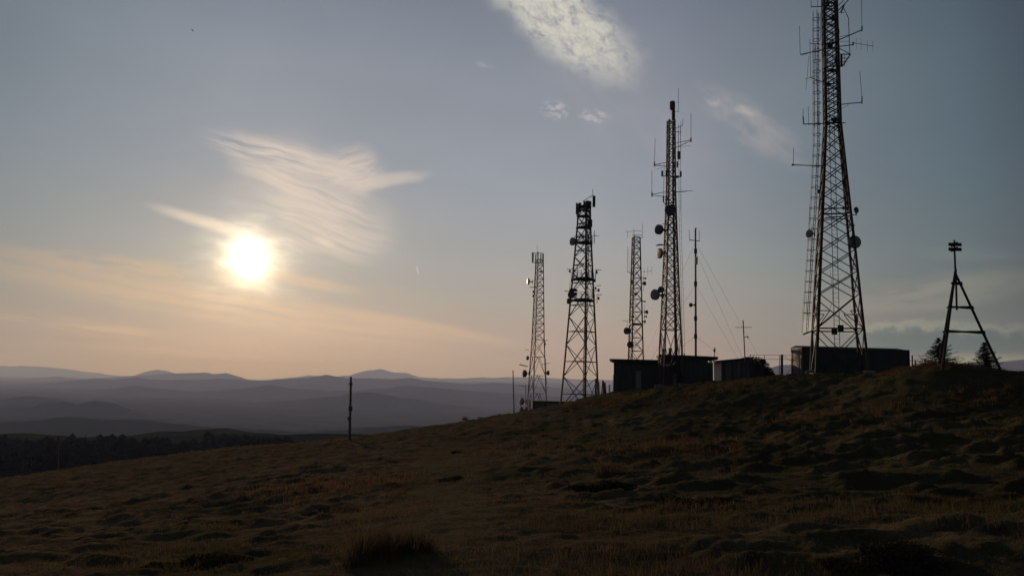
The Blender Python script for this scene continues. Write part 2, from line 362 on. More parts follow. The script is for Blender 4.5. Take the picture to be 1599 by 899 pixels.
def bar(name, p, q, w, m, parent, prof='L'):
    """one steel member: a shared unit mesh (angle section or round bar) stretched between p and q"""
    key = (prof, m.name)
    if key not in _unit:
        me = bpy.data.meshes.new('angle_member' if prof == 'L' else 'round_member')
        if prof == 'L': ring = [(-.5, -.5), (.5, -.5), (.5, -.28), (-.28, -.28), (-.28, .5), (-.5, .5)]
        else: ring = [(.5 * math.cos(i * math.pi / 3), .5 * math.sin(i * math.pi / 3)) for i in range(6)]
        kk = len(ring); vs = [(x, y, z) for z in (0, 1) for x, y in ring]
        fs = [(i, (i + 1) % kk, kk + (i + 1) % kk, kk + i) for i in range(kk)] + [tuple(reversed(range(kk))), tuple(range(kk, 2 * kk))]
        me.from_pydata(vs, [], fs); me.materials.append(m); _unit[key] = me
    p = Vector(p); q = Vector(q); d = q - p
    o = bpy.data.objects.new(name, _unit[key]); C.objects.link(o)
    o.parent = parent; o.location = p - parent_loc(parent); o.rotation_mode = 'QUATERNION'
    o.rotation_quaternion = d.to_track_quat('Z', 'Y'); o.scale = (w, w, d.length)
    return o
def grid_mesh(name, X, Y, Z, m, smooth=True, **tags):
    """mesh from 2-D arrays"""
    a, b = X.shape; co = np.stack([X, Y, Z], -1).reshape(-1, 3).astype(np.float32)
    i = np.arange(a * b).reshape(a, b); q = np.stack([i[:-1, :-1], i[:-1, 1:], i[1:, 1:], i[1:, :-1]], -1).reshape(-1, 4)
    return np_mesh(name, co, q, m, smooth, **tags)
def np_mesh(name, co, faces, m, smooth=False, parent=None, **tags):
    k = faces.shape[1]; me = bpy.data.meshes.new(name)
    me.vertices.add(len(co)); me.vertices.foreach_set('co', co.astype(np.float32).ravel())
    me.loops.add(faces.size); me.loops.foreach_set('vertex_index', faces.astype(np.int32).ravel())
    me.polygons.add(len(faces)); me.polygons.foreach_set('loop_start', np.arange(0, faces.size, k, dtype=np.int32))
    try: me.polygons.foreach_set('loop_total', np.full(len(faces), k, dtype=np.int32))
    except Exception: pass
    if smooth: me.polygons.foreach_set('use_smooth', np.ones(len(faces), dtype=bool))
    me.update(calc_edges=True); me.materials.append(m)
    o = bpy.data.objects.new(name, me); C.objects.link(o)
    if parent: o.parent = parent
    for kk, v in tags.items(): o[kk] = v
    return o
def vnoise(x, y, seed=0):
    xi = np.floor(x); yi = np.floor(y); fx = x - xi; fy = y - yi; fx = fx * fx * (3 - 2 * fx); fy = fy * fy * (3 - 2 * fy)
    def h(a, b):
        v = np.sin(a * 127.1 + b * 311.7 + seed * 74.7) * 43758.5453; return v - np.floor(v)
    return (h(xi, yi) * (1 - fx) + h(xi + 1, yi) * fx) * (1 - fy) + (h(xi, yi + 1) * (1 - fx) + h(xi + 1, yi + 1) * fx) * fy
def fbm(x, y, oct=4, seed=0, gain=.5):
    s = 0; a = 1; t = 0
    for i in range(oct):
        c, d = math.cos(i * 1.3 + .5), math.sin(i * 1.3 + .5)
        s = s + a * vnoise((x * c - y * d) * 2 ** i, (x * d + y * c) * 2 ** i, seed + i); t += a; a *= gain
    return s / t
def sstep(x, a, b):
    t = np.clip((x - a) / (b - a), 0, 1); return t * t * (3 - 2 * t)

# ------------------------------------------------------------------ terrain: thin-plate surface through surveyed points
ctrl = [(0, 0, -1.6), (5, 0, -1.45), (-5, 0, -1.8), (0, 5, -1.68), (-4.5, 6, -1.95), (4.5, 6, -1.6), (0, -20, -1.2), (20, -20, -.5), (-25, -20, -4)]
for px, rows in {
    -350: [(880, 16), (830, 40), (800, 72)],
    0: [(870, 11), (830, 20), (792, 42), (753, 82)],
    180: [(860, 11), (818, 19), (775, 40), (735, 84)],
    300: [(850, 12), (800, 21), (752, 42), (712, 88)],
    420: [(850, 11), (785, 22), (730, 44), (698, 84)],
    548: [(850, 9.5), (770, 20), (720, 36), (688, 60)],
    640: [(860, 8), (820, 11), (765, 19), (715, 34), (673, 63)],
    800: [(850, 8.5), (790, 13), (735, 23), (690, 40), (652, 78)],
    900: [(850, 8.5), (800, 12.5), (740, 21), (690, 34), (648, 54), (628, 82)],
    1035: [(850, 8.3), (800, 11.5), (740, 19), (680, 32), (630, 52), (604, 70)],
    1120: [(860, 7.8), (800, 11), (740, 18), (670, 32), (620, 50), (598, 64)],
    1300: [(860, 7.6), (810, 10.2), (745, 16.5), (670, 28), (620, 42), (592, 56)],
    1450: [(860, 7.4), (800, 10.5), (730, 16.5), (660, 26), (610, 36), (582, 46)],
    1599: [(860, 7.2), (800, 10), (720, 16), (650, 25), (600, 36), (584, 41)],
    1900: [(850, 7.2), (760, 13), (650, 26), (590, 40)]}.items():
    for row, Y in rows:
        p = P(px, row, Y); ctrl.append((p.x, p.y, p.z))
for px, row, Y in ((960, 610, 75), (1120, 597, 74), (1240, 591, 63), (1420, 590, 63), (1350, 591, 67), (1180, 593, 68), (1300, 596, 50), (1400, 594, 52), (1250, 597, 50), (1565, 579, 40.2), (1470, 574, 39)):
    p = P(px, row, Y); ctrl.append((p.x, p.y, p.z))
ctrl += [(-95, 60, -22), (-70, 130, -26), (-30, 110, -14), (-12, 95, -8.5), (5, 120, -10), (25, 110, -6), (38, 90, -1.6), (60, 75, -1.2), (75, 50, 0),
         (70, 0, 0), (110, 70, -9), (60, 130, -11), (-60, 20, -12), (-110, -20, -24), (0, -90, -3), (-90, -90, -18), (100, -70, -3), (-130, 130, -42), (0, 190, -32), (130, 150, -26), (190, 0, -14), (-190, 0, -44), (0, -190, -12)]
ctrl = np.array(ctrl, float)
def _tk(r2): return np.where(r2 > 1e-9, .5 * r2 * np.log(r2 + 1e-12), 0.0)
_A = ctrl[:, :2]; _n = len(_A)
_K = _tk(((_A[:, None] - _A[None]) ** 2).sum(-1)) + np.eye(_n) * 0.08
_Pm = np.c_[np.ones(_n), _A]
_S = np.block([[_K, _Pm], [_Pm.T, np.zeros((3, 3))]])
_W = np.linalg.solve(_S, np.r_[ctrl[:, 2], 0, 0, 0])
def tps(x, y):
    sh = x.shape; x = x.ravel(); y = y.ravel(); out = np.empty(len(x))
    for s in range(0, len(x), 20000):
        xx, yy = x[s:s + 20000], y[s:s + 20000]
        r2 = (xx[:, None] - _A[:, 0]) ** 2 + (yy[:, None] - _A[:, 1]) ** 2
        out[s:s + 20000] = _tk(r2) @ _W[:_n] + _W[_n] + _W[_n + 1] * xx + _W[_n + 2] * yy
    return out.reshape(sh)
GC = P(1452, 575, 43)      # grassy mound by the survey tripod
def H(x, y, detail=True):
    x = np.asarray(x, float); y = np.asarray(y, float); r = np.hypot(x, y)
    near = tps(np.clip(x, -190, 190), np.clip(y, -190, 190))
    left = sstep(-x, -40, 80)
    plate = -51 * left + -60 * (1 - left)
    far = plate + (-300 - plate) * sstep(r, 650, 2600) + (9 + 26 * sstep(r, 350, 900)) * (fbm(x / 160, y / 160, 4, 5) - .5) * sstep(r, 160, 400) + 40 * (fbm(x / 1500, y / 1500, 4, 6) - .5) * sstep(r, 700, 2500)
    t = sstep(r, 110, 230)
    z = near * (1 - t) + far * t
    z = z + .12 * np.exp(-(((x - GC.x) / 1.5) ** 2 + ((y - GC.y) / 1.6) ** 2)) + .05 * np.exp(-(((x - GC.x - 2.4) / 1.6) ** 2 + ((y - GC.y + 1) / 2) ** 2))
    if detail:
        k = np.exp(-r / 400) * sstep(r, 1.0, 6.0)
        flat = 1 - .8 * np.exp(-((x + .075 * y - .2 * np.sin(y * .3)) / (1.1 + .03 * y)) ** 2) * sstep(48 - y, 0, 14)            # trodden track straight ahead
        b0 = fbm(x / 19, y / 14, 2, 12) - .5
        b1 = fbm(x / 7.5, y / 5.0, 4, 1) - .5
        w = fbm(x / 2.5, y / 2.5, 2, 9) * .8
        b2 = fbm(x / .95 + w, y / .52 + w, 3, 2)
        b3 = fbm(x / .42, y / .36, 4, 3, .62) - .5
        b2 = b2 + .10 * b3
        z = z + k * (b0 * .7 * sstep(r, 8, 25) + b1 * .42 * flat * (.35 + .65 * sstep(r, 8, 26)) + np.maximum(0, b2 - .48) * (.50 + .22 * sstep(x, -5, 15)) * flat * (.55 + .45 * sstep(r, 8, 22)) + b3 * .095)
    return z
def gz(x, y, detail=True): return float(H(np.array([x]), np.array([y]), detail)[0])

# ground: one sheet, finer where it is near
rr = [0.6]
while rr[-1] < 240: rr.append(rr[-1] * 1.0098 + .004)
while rr[-1] < 52000: rr.append(rr[-1] * 1.05)
rr = np.array(rr)
aa = np.r_[np.linspace(-180, -42, 50, endpoint=False), np.linspace(-42, 42, 620, endpoint=False), np.linspace(42, 180, 51)]
RR, AA = np.meshgrid(rr, np.radians(aa), indexing='ij')
GX, GY = RR * np.sin(AA), RR * np.cos(AA); GZ = H(GX, GY)
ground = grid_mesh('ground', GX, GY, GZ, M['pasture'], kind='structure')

# ------------------------------------------------------------------ distant ranges
def ridge(name, Y, rows, m, jag=.0015, foot=-330, spread=.11, seed=0, front=True):
    xs = [a for a, b in rows]; ys = [b for a, b in rows]
    px = np.arange(min(xs), max(xs) + 1, 2.5); row = np.interp(px, xs, ys)
    # smooth the polyline
    ker = np.hanning(5); ker /= ker.sum(); row = np.convolve(np.pad(row, 2, 'edge'), ker, 'valid')
    cr = np.array([P(a, b, Y) for a, b in zip(px, row)])
    cx = cr[:, 0]; cz = cr[:, 2] + Y * jag * 2 * (fbm(cx / (Y * .02), cx * 0 + seed, 5, seed, .6) - .5)
    ds = np.r_[-np.linspace(1, 0, 15)[:-1], np.linspace(0, 1, 8)] * spread * Y
    X = np.repeat(cx[None], len(ds), 0); YY = np.repeat((Y + ds)[:, None], len(cx), 1)
    X = X * (YY / Y)
    t = np.abs(ds)[:, None] / (spread * Y)
    prof = (1 - t) ** 1.5
    spur = (fbm(X / (Y * .03), YY / (Y * .05), 4, seed + 3) - .5) * (cz[None] - foot) * .5 * np.sin(np.pi * np.clip(t, 0, 1))
    Z = foot + (cz[None] - foot) * prof + spur
    Z = np.where(ds[:, None] < 0, np.minimum(Z, cz[None] * (YY / Y) - .004 * np.abs(ds)[:, None]), Z)
    return grid_mesh(name, X, YY, Z, m, kind='structure')
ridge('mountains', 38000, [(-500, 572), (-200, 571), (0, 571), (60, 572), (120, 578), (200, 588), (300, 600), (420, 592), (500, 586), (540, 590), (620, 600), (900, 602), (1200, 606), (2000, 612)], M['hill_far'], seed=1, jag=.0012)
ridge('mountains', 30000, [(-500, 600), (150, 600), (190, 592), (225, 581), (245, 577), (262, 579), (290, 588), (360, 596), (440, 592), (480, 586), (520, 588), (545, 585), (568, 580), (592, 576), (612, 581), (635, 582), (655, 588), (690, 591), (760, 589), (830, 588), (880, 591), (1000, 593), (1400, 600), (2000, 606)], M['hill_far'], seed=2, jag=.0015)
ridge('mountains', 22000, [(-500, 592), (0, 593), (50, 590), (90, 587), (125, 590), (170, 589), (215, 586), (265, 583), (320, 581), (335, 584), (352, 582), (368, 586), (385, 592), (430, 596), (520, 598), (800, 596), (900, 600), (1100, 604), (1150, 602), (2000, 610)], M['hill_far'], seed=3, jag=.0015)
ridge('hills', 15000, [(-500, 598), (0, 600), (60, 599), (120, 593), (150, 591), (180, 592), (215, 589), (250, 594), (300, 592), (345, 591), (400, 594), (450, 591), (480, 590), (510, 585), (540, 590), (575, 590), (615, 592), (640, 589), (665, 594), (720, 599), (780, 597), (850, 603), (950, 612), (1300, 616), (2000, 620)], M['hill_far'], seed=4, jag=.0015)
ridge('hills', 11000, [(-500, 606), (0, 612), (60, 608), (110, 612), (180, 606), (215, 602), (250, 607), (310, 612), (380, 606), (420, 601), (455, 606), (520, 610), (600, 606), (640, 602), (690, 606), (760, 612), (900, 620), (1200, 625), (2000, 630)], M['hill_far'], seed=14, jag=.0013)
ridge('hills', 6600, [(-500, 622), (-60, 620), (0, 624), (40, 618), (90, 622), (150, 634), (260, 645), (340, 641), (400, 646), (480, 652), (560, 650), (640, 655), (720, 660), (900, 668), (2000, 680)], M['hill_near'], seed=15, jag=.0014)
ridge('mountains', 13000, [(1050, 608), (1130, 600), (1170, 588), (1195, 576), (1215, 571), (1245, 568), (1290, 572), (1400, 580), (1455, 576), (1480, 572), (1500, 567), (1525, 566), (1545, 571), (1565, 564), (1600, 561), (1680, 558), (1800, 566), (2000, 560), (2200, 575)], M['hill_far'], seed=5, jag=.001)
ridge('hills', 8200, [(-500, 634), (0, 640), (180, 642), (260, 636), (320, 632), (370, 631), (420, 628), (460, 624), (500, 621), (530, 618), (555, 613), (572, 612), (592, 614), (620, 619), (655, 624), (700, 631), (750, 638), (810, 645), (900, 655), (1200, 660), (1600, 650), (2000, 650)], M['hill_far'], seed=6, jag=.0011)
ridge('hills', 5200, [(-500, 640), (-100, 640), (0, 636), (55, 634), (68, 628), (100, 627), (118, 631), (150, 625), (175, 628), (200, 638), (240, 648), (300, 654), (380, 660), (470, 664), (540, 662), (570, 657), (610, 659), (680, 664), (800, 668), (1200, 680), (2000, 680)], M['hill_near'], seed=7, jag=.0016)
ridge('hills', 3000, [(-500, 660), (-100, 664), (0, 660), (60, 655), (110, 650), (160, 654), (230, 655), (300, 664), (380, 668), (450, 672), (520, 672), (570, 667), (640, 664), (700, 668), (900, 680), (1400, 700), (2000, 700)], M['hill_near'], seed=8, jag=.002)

# ------------------------------------------------------------------ far wood: hundreds of crowns that read as one mass
def wood():
    vs = []; fs = []; o = 0
    def zone(cnt, pxa, pxb, fy):
        nonlocal o
        for _ in range(cnt):
            px = rng.uniform(pxa, pxb); Y = fy(px)
            x = (px - CX) / FPX * Y; z = gz_far(x, Y); h = rng.uniform(3.2, 7.5) * (1.0 if rng.random() < .86 else 1.45) * (.75 + .6 * vnoise(np.array([x / 38.]), np.array([Y / 60.]), 3)[0])
            con = rng.random() < .12; k = 7; w = h * (.22 if con else .42)
            rings = ((.12, .9), (.35, .8), (.6, .5), (.85, .2), (1.0, .02)) if con else ((.15, .55), (.35, 1.0), (.6, .95), (.85, .6), (1.0, .1))
            for (t, rad) in rings:
                a = np.arange(k) * 2 * np.pi / k + rng.uniform(0, 6)
                q = w * rad * rng.uniform(.65, 1.25, k)
                vs.append(np.stack([x + q * np.cos(a), Y + q * np.sin(a), z + h * t + rng.uniform(-.06, .06, k) * h], -1))
            for m_ in range(4):
                i = np.arange(k); j = (i + 1) % k
                fs.append(np.stack([o + m_ * k + i, o + m_ * k + j, o + (m_ + 1) * k + j, o + (m_ + 1) * k + i], -1))
            o += 5 * k
    # surface height under the wood
    zone(2300, -260, 338, lambda px: rng.uniform(250, 560))
    zone(260, 336, 470, lambda px: rng.uniform(500, 640))
    zone(250, -300, 130, lambda px: rng.uniform(200, 270))
    return np.concatenate(vs), np.concatenate(fs)
_gx = np.linspace(-420, 60, 97); _gy = np.linspace(150, 700, 111)
_GZ = H(*np.meshgrid(_gx, _gy, indexing='ij'), False)
def gz_far(x, y):
    i = int(np.clip((x + 420) / 5, 0, 96)); j = int(np.clip((y - 150) / 5, 0, 110)); return _GZ[i, j]
wv, wf = wood()
np_mesh('woodland', wv, wf, M['wood_mass'], smooth=False, kind='stuff', label='dark mixed wood covering the low ground beyond the left slope', category='woodland')

# ------------------------------------------------------------------ grass
def tufts(name, pos, hgt, blades, wid, m, spread=1.0, lean=.55, seg2=True, **tags):
    """pos (n,3); hgt,wid (n,) ; every blade is a bent strip"""
    nT = len(pos); nb = blades; ntot = nT * nb
    base = np.repeat(pos, nb, 0); h = np.repeat(hgt, nb) * rng.uniform(.55, 1.15, ntot); w = np.repeat(wid, nb) * rng.uniform(.6, 1.2, ntot)
    a = rng.uniform(0, 2 * np.pi, ntot); rad = np.repeat(hgt, nb) * spread * .45 * np.sqrt(rng.random(ntot))
    b = base + np.stack([np.cos(a) * rad, np.sin(a) * rad, -0.02 * np.ones(ntot)], -1)
    ld = a + rng.normal(0, .6, ntot); ln = h * rng.uniform(.1, lean, ntot)
    side = rng.uniform(0, 2 * np.pi, ntot); sx = np.stack([np.cos(side), np.sin(side), 0 * side], -1) * w[:, None] * .5
    d = np.stack([np.cos(ld) * ln, np.sin(ld) * ln, h], -1)
    mid = b + d * np.array([.35, .35, .6])
    top = b + d
    co = np.stack([b - sx, b + sx, mid + sx * .7, mid - sx * .7, top], 1).reshape(-1, 3)
    i = np.arange(ntot)[:, None] * 5
    f = np.concatenate([i + np.array([0, 1, 2]), i + np.array([0, 2, 3]), i + np.array([3, 2, 4])], 0)
    return np_mesh(name, co, f, m, **tags)
def scatter(nT, r0, r1, azr=39):
    r = np.exp(rng.uniform(math.log(r0), math.log(r1), nT)); a = np.radians(rng.uniform(-azr, azr, nT))
    return r * np.sin(a), r * np.cos(a), r
x, y, r = scatter(82000, 4.5, 105)
cl = fbm(x / 2.2, y / 1.6, 3, 21); w2 = fbm(x / 9, y / 9, 3, 22)
keep = rng.random(len(x)) < sstep(cl, .36, .62) * .9 + .12
keep &= rng.random(len(x)) < (1 - .7 * np.exp(-((x + .075 * y) / (.9 + .03 * y)) ** 2) * (y < 45))
keep &= rng.random(len(x)) < .35 + .65 * sstep(r, 7, 18)
x, y, r, cl, w2 = [q[keep] for q in (x, y, r, cl, w2)]
z = H(x, y)
ht = (.018 + .085 * sstep(cl, .48, .72) * (.35 + 1.2 * sstep(w2, .4, .65))) * rng.uniform(.6, 1.3, len(x)) + .0007 * r - .02 * sstep(14 - r, 0, 8)
ht = np.maximum(ht, .012)
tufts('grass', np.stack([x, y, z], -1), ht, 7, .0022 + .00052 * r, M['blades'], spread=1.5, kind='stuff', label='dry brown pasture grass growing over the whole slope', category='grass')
# finer sward close to the camera
x, y, r = scatter(16000, 3.5, 16); z = H(x, y)
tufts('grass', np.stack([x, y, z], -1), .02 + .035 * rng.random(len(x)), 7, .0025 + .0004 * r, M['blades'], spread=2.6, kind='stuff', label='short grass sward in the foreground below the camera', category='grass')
# golden tall grass on the mound
gx = rng.normal(GC.x, 1.25, 1500); gy = rng.normal(GC.y - .3, 1.2, 1500)
tufts('tall_grass', np.stack([gx, gy, H(gx, gy)], -1), rng.uniform(.10, .26, 1500), 9, np.full(1500, .022), M['goldgrass'], spread=.9, kind='stuff', label='tall straw coloured grass on the mound right of the long container', category='grass')
gx = np.concatenate([rng.normal(P(u, v, Y).x, s, 160) for u, v, Y, s in ((800, 700, 33, 1.4), (1050, 690, 27, 1.5), (1100, 605, 52, 2), (1180, 600, 52, 2), (560, 745, 25, 1.2), (500, 740, 26, 1.3), (950, 620, 60, 2), (1330, 640, 33, 1.5), (1560, 610, 33, 1.5))])
gy = np.concatenate([rng.normal(Y, s * 1.2, 160) for u, v, Y, s in ((800, 700, 33, 1.4), (1050, 690, 27, 1.5), (1100, 605, 52, 2), (1180, 600, 52, 2), (560, 745, 25, 1.2), (500, 740, 26, 1.3), (950, 620, 60, 2), (1330, 640, 33, 1.5), (1560, 610, 33, 1.5))])
tufts('tall_grass', np.stack([gx, gy, H(gx, gy)], -1), rng.uniform(.12, .3, len(gx)), 8, np.full(len(gx), .014), M['goldgrass'], spread=1.2, kind='stuff', label='patches of taller seeding grass scattered along the slope', category='grass')

# single tussocks and shrubs one can point at
def ground_hit(px, py, y0=5, y1=120):
    d = ray(px, py); ys = np.linspace(y0, y1, 600); p = np.outer(ys / d.y, np.array(d))
    below = np.nonzero(p[:, 2] < H(p[:, 0], p[:, 1], False))[0]
    q = p[below[0]] if len(below) else p[-1]
    return Vector((q[0], q[1], gz(q[0], q[1])))
def tussock(px, py, wpx, hpx, label, nb=420, m='blades', cat='grass tussock'):
    g = ground_hit(px, py); s = g.y / FPX; w = wpx * s; h = hpx * s
    k = nb // 8; a = rng.uniform(0, 6.28, k); q = np.sqrt(rng.random(k)) * w * .42
    xx = g.x + q * np.cos(a); yy = g.y + q * np.sin(a)
    xx = xx + w * .12 * np.sin(a * 2 + px); yy = yy + w * .10 * np.cos(a * 3 + px)
    pos = np.stack([xx, yy, H(xx, yy)], -1) - np.array(g)
    hh = h * (1 - .6 * (q / (w * .42)) ** 2) * rng.uniform(.45, 1.1, k) * (.7 + .5 * vnoise(xx * 5, yy * 5, 4))
    o = tufts('grass_tussock', pos, hh, 8, np.full(k, .004 + .0006 * g.y), M[m], spread=.5, lean=.95)
    o.location = g; tag(o, label, cat, 'tussocks on the near slope'); return o
tussock(592, 866, 160, 70, 'big dark straw tussock in the foreground, left of the bottom centre', 1500, 'blades')
tussock(545, 782, 60, 22, 'low tussock with pale seed heads just beyond the big foreground tussock', 400)
tussock(620, 762, 46, 18, 'small straw tussock at the right end of the pale grass strip', 300)
tussock(340, 872, 60, 26, 'low tussock near the bottom edge, left of the big foreground tussock', 400, 'blades')
tussock(1040, 800, 60, 28, 'dry tussock beside the dark bank right of the track', 350, 'blades')
tussock(950, 735, 50, 28, 'tussock half way up the slope below the flat-roofed hut', 300)
def leafball(mb, c, rx, ry, rz, cnt, s):
    for _ in range(cnt):
        u = rng.normal(size=3); u /= np.linalg.norm(u); u *= rng.random() ** .45
        p = Vector((c[0] + u[0] * rx, c[1] + u[1] * ry, c[2] + abs(u[2]) * rz if rz < 0 else c[2] + u[2] * rz))
        a = Vector(rng.normal(size=3)).normalized() * s; b = a.orthogonal().normalized() * s * .6
        o = len(mb.v); mb.v += [p - a, p + b, p + a, p - b]; mb.f.append((o, o + 1, o + 2, o + 3))
def shrub(px, py, wpx, hpx, label, cnt=500, lumps=7, leaf=.05, name='shrub'):
    g = ground_hit(px, py); s = g.y / FPX; w = wpx * s; h = hpx * s * .85; t = thing(name, g, label, 'shrub', 'low shrubs on the slope')
    mb = MB(); tr = MB()
    for i in range(lumps):
        a = rng.uniform(-.5, .5); b = rng.uniform(-.4, .4); hh = h * rng.uniform(.45, .8) * (1 - abs(a))
        c = (g.x + a * w * .8, g.y + b * w * .5, gz(g.x + a * w * .8, g.y + b * w * .5) + hh * .35)
        leafball(mb, c, w * .2, w * .2, hh * .5, cnt // lumps, leaf)
        tr.tube(g + Vector((a * .1 * w, 0, -.1)), Vector(c), .012 * h + .01, .004, 5)
    mb.build('foliage', M['heath'], t); tr.build('stem', M['bark'], t); return t
shrub(1375, 895, 190, 42, 'broad dark leafy shrub cut by the bottom edge of the picture, right', 2600, 12, .022)
shrub(300, 885, 160, 26, 'low dark scrub patch in the bottom left foreground', 1800, 10, .022)
shrub(700, 742, 44, 15, 'small dark shrub beside the track below the single pole', 420, 6, .03)
shrub(940, 762, 100, 26, 'low scrub added for mostly shaded dark ground at the foot of the bank under the huts', 1400, 9, .04)  # dark foliage added where the bank is mostly just in shade
shrub(1110, 790, 160, 26, 'widest scrub patch added for mostly shaded dark ground in the hollow below the long container', 2000, 10, .035)  # foliage stands in for shading of the hollow
shrub(716, 706, 26, 10, 'tiny dark shrub on the slope between the pole and the far tower', 220, 4, .04)

# ------------------------------------------------------------------ lattice towers
def Zr(px, row, Y): return P(px, row, Y).z
def lattice(root, cpx, crow, Y, nleg, phi, prof, rows, leg_r, br, m, horiz=True, pattern='X', horiz_mid=False, single_above=None, mb_=None):
    c = P(cpx, crow, Y); va = math.atan2(c.x, c.y); k_ = Y / FPX * math.cos(va); phi = phi - math.degrees(va)
    zs = [Zr(cpx, r, Y) for r, w in prof]; Rs = [w * k_ for r, w in prof]
    zz = sorted(zip(zs, Rs)); zs = [a for a, b in zz]; Rs = [b for a, b in zz]
    def corner(i, z):
        Rz = float(np.interp(z, zs, Rs)); a = R(phi) + i * 2 * math.pi / nleg
        return Vector((c.x + Rz * math.sin(a), c.y - Rz * math.cos(a), z))
    ztop = zs[-1]
    for i in range(nleg):
        zb = zs[0]; pb = corner(i, zb); g = gz(pb.x, pb.y) - .25
        pts = [Vector((pb.x, pb.y, g))] if g < zb - .05 else [corner(i, g)]
        pts += [corner(i, z) for z in zs if z > g + .05]
        MB().path(pts, leg_r, 6).build('leg', m, root)
        gb = gz(pts[0].x, pts[0].y)
        MB().box((pts[0].x, pts[0].y, gb - .05), leg_r * 7, leg_r * 7, .5).build('footing', M['concrete'], root)
    L = [Zr(cpx, r, Y) for r in rows]
    for li in range(len(L) - 1):
        z0, z1 = L[li], L[li + 1]; single = single_above is not None and rows[li] <= single_above
        for i in range(nleg):
            j = (i + 1) % nleg
            a0, b0, a1, b1 = corner(i, z0), corner(j, z0), corner(i, z1), corner(j, z1)
            if pattern == 'K' and li == 0 or (pattern == 'KK' and li < 3):
                mid = (a1 + b1) / 2
                bar('diagonal_brace', a0, mid, br, m, root); bar('diagonal_brace', b0, mid, br, m, root)
            elif single:
                if (li + i) % 2: bar('diagonal_brace', a0, b1, br, m, root)
                else: bar('diagonal_brace', b0, a1, br, m, root)
            else:
                bar('diagonal_brace', a0, b1, br, m, root); bar('diagonal_brace', b0, a1, br * .92, m, root)
                if horiz_mid:
                    zmid = z0 + (z1 - z0) * .47
                    bar('horizontal_brace', corner(i, zmid), corner(j, zmid), br * .95, m, root)
            if horiz and (not single or li % 2 == 0):
                bar('horizontal_brace', a1, b1, br, m, root)
    return corner, c
def rods(root, name, segs, Y, m, r=.03, label=None, px_r=False):
    mb = MB()
    for s in segs:
        rr_ = s[4] if len(s) > 4 else r
        dy = s[5] if len(s) > 5 else 0
        mb.tube(P(s[0], s[1], Y + dy), P(s[2], s[3], Y + dy), rr_, k=6)
    o = mb.build(name, m, root)
    if label: o['label'] = label
    return o
def dish(root, px, py, rpx, Y, face=(-1, -.3), m='dish', depth=.9, mount_to=None, name='microwave_dish', label=None, front=None):
    """drum antenna: shroud, curved back, flat radome in front; face = where it points (x,y)"""
    c = P(px, py, Y); r = rpx * Y / FPX; ax = Vector((face[0], face[1], 0)).normalized(); d = r * depth
    k = 20 if rpx > 4 else 12
    o = MB().lathe(c, ax, [(-d * .75, .02), (-d * .75, r * .25), (-d * .55, r * .7), (-d * .3, r * .97), (d * .45, r), (d * .45, r * .97)], k).build(name, M[m], root, smooth=False)
    if label: o['label'] = label
    MB().lathe(c, ax, [(d * .43, r * .965), (d * .52, r * .7), (d * .55, .01)], k).build('radome', M[front or m], o)
    if mount_to is not None:
        q = P(*mount_to, Y) if len(mount_to) == 2 else Vector(mount_to)
        mb = MB().tube(c - ax * d * .6, q, .05 + r * .05, k=6)
        mb.tube(q + Vector((0, 0, r * .7)), q - Vector((0, 0, r * .7)), .045, k=6)
        mb.build('mounting_arm', M['steel'], o)
    return o
def panel(root, px, py, wpx, hpx, Y, m='dark', name='panel_antenna', tilt=0):
    c = P(px, py, Y); s = Y / FPX
    mb = MB().box(c, wpx * s, wpx * s * .6, hpx * s, R(20)); mb.box(c + Vector((0, .12, hpx * s * .25)), .06, .25, .06); mb.box(c + Vector((0, .12, -hpx * s * .25)), .06, .25, .06)
    return mb.build(name, M[m], root)
def platform(root, corner, z, m, scale=1.15, thick=.14, rail=True, nleg=3, rail_h=.9, name='platform'):
    cs = [corner(i, z) for i in range(nleg)]; ce = sum(cs, Vector()) / nleg
    ring = []
    for i in range(nleg):
        a = ce + (cs[i] - ce) * scale; b = ce + (cs[(i + 1) % nleg] - ce) * scale
        ring += [a, a.lerp(b, .5) + ((a + b) / 2 - ce) * .25]
    mb = MB().prism(ring, (0, 0, thick)); o = mb.build(name, m, root)
    if rail:
        rm = MB()
        for i in range(len(ring)):
            a, b = ring[i], ring[(i + 1) % len(ring)]; up = Vector((0, 0, rail_h))
            rm.tube(a, a + up, .025, k=5); rm.tube(a.lerp(b, .5), a.lerp(b, .5) + up, .02, k=5)
            rm.tube(a + up, b + up, .025, k=5); rm.tube(a + up * .5, b + up * .5, .018, k=5)
        rm.build('railing', m, o)
    return o
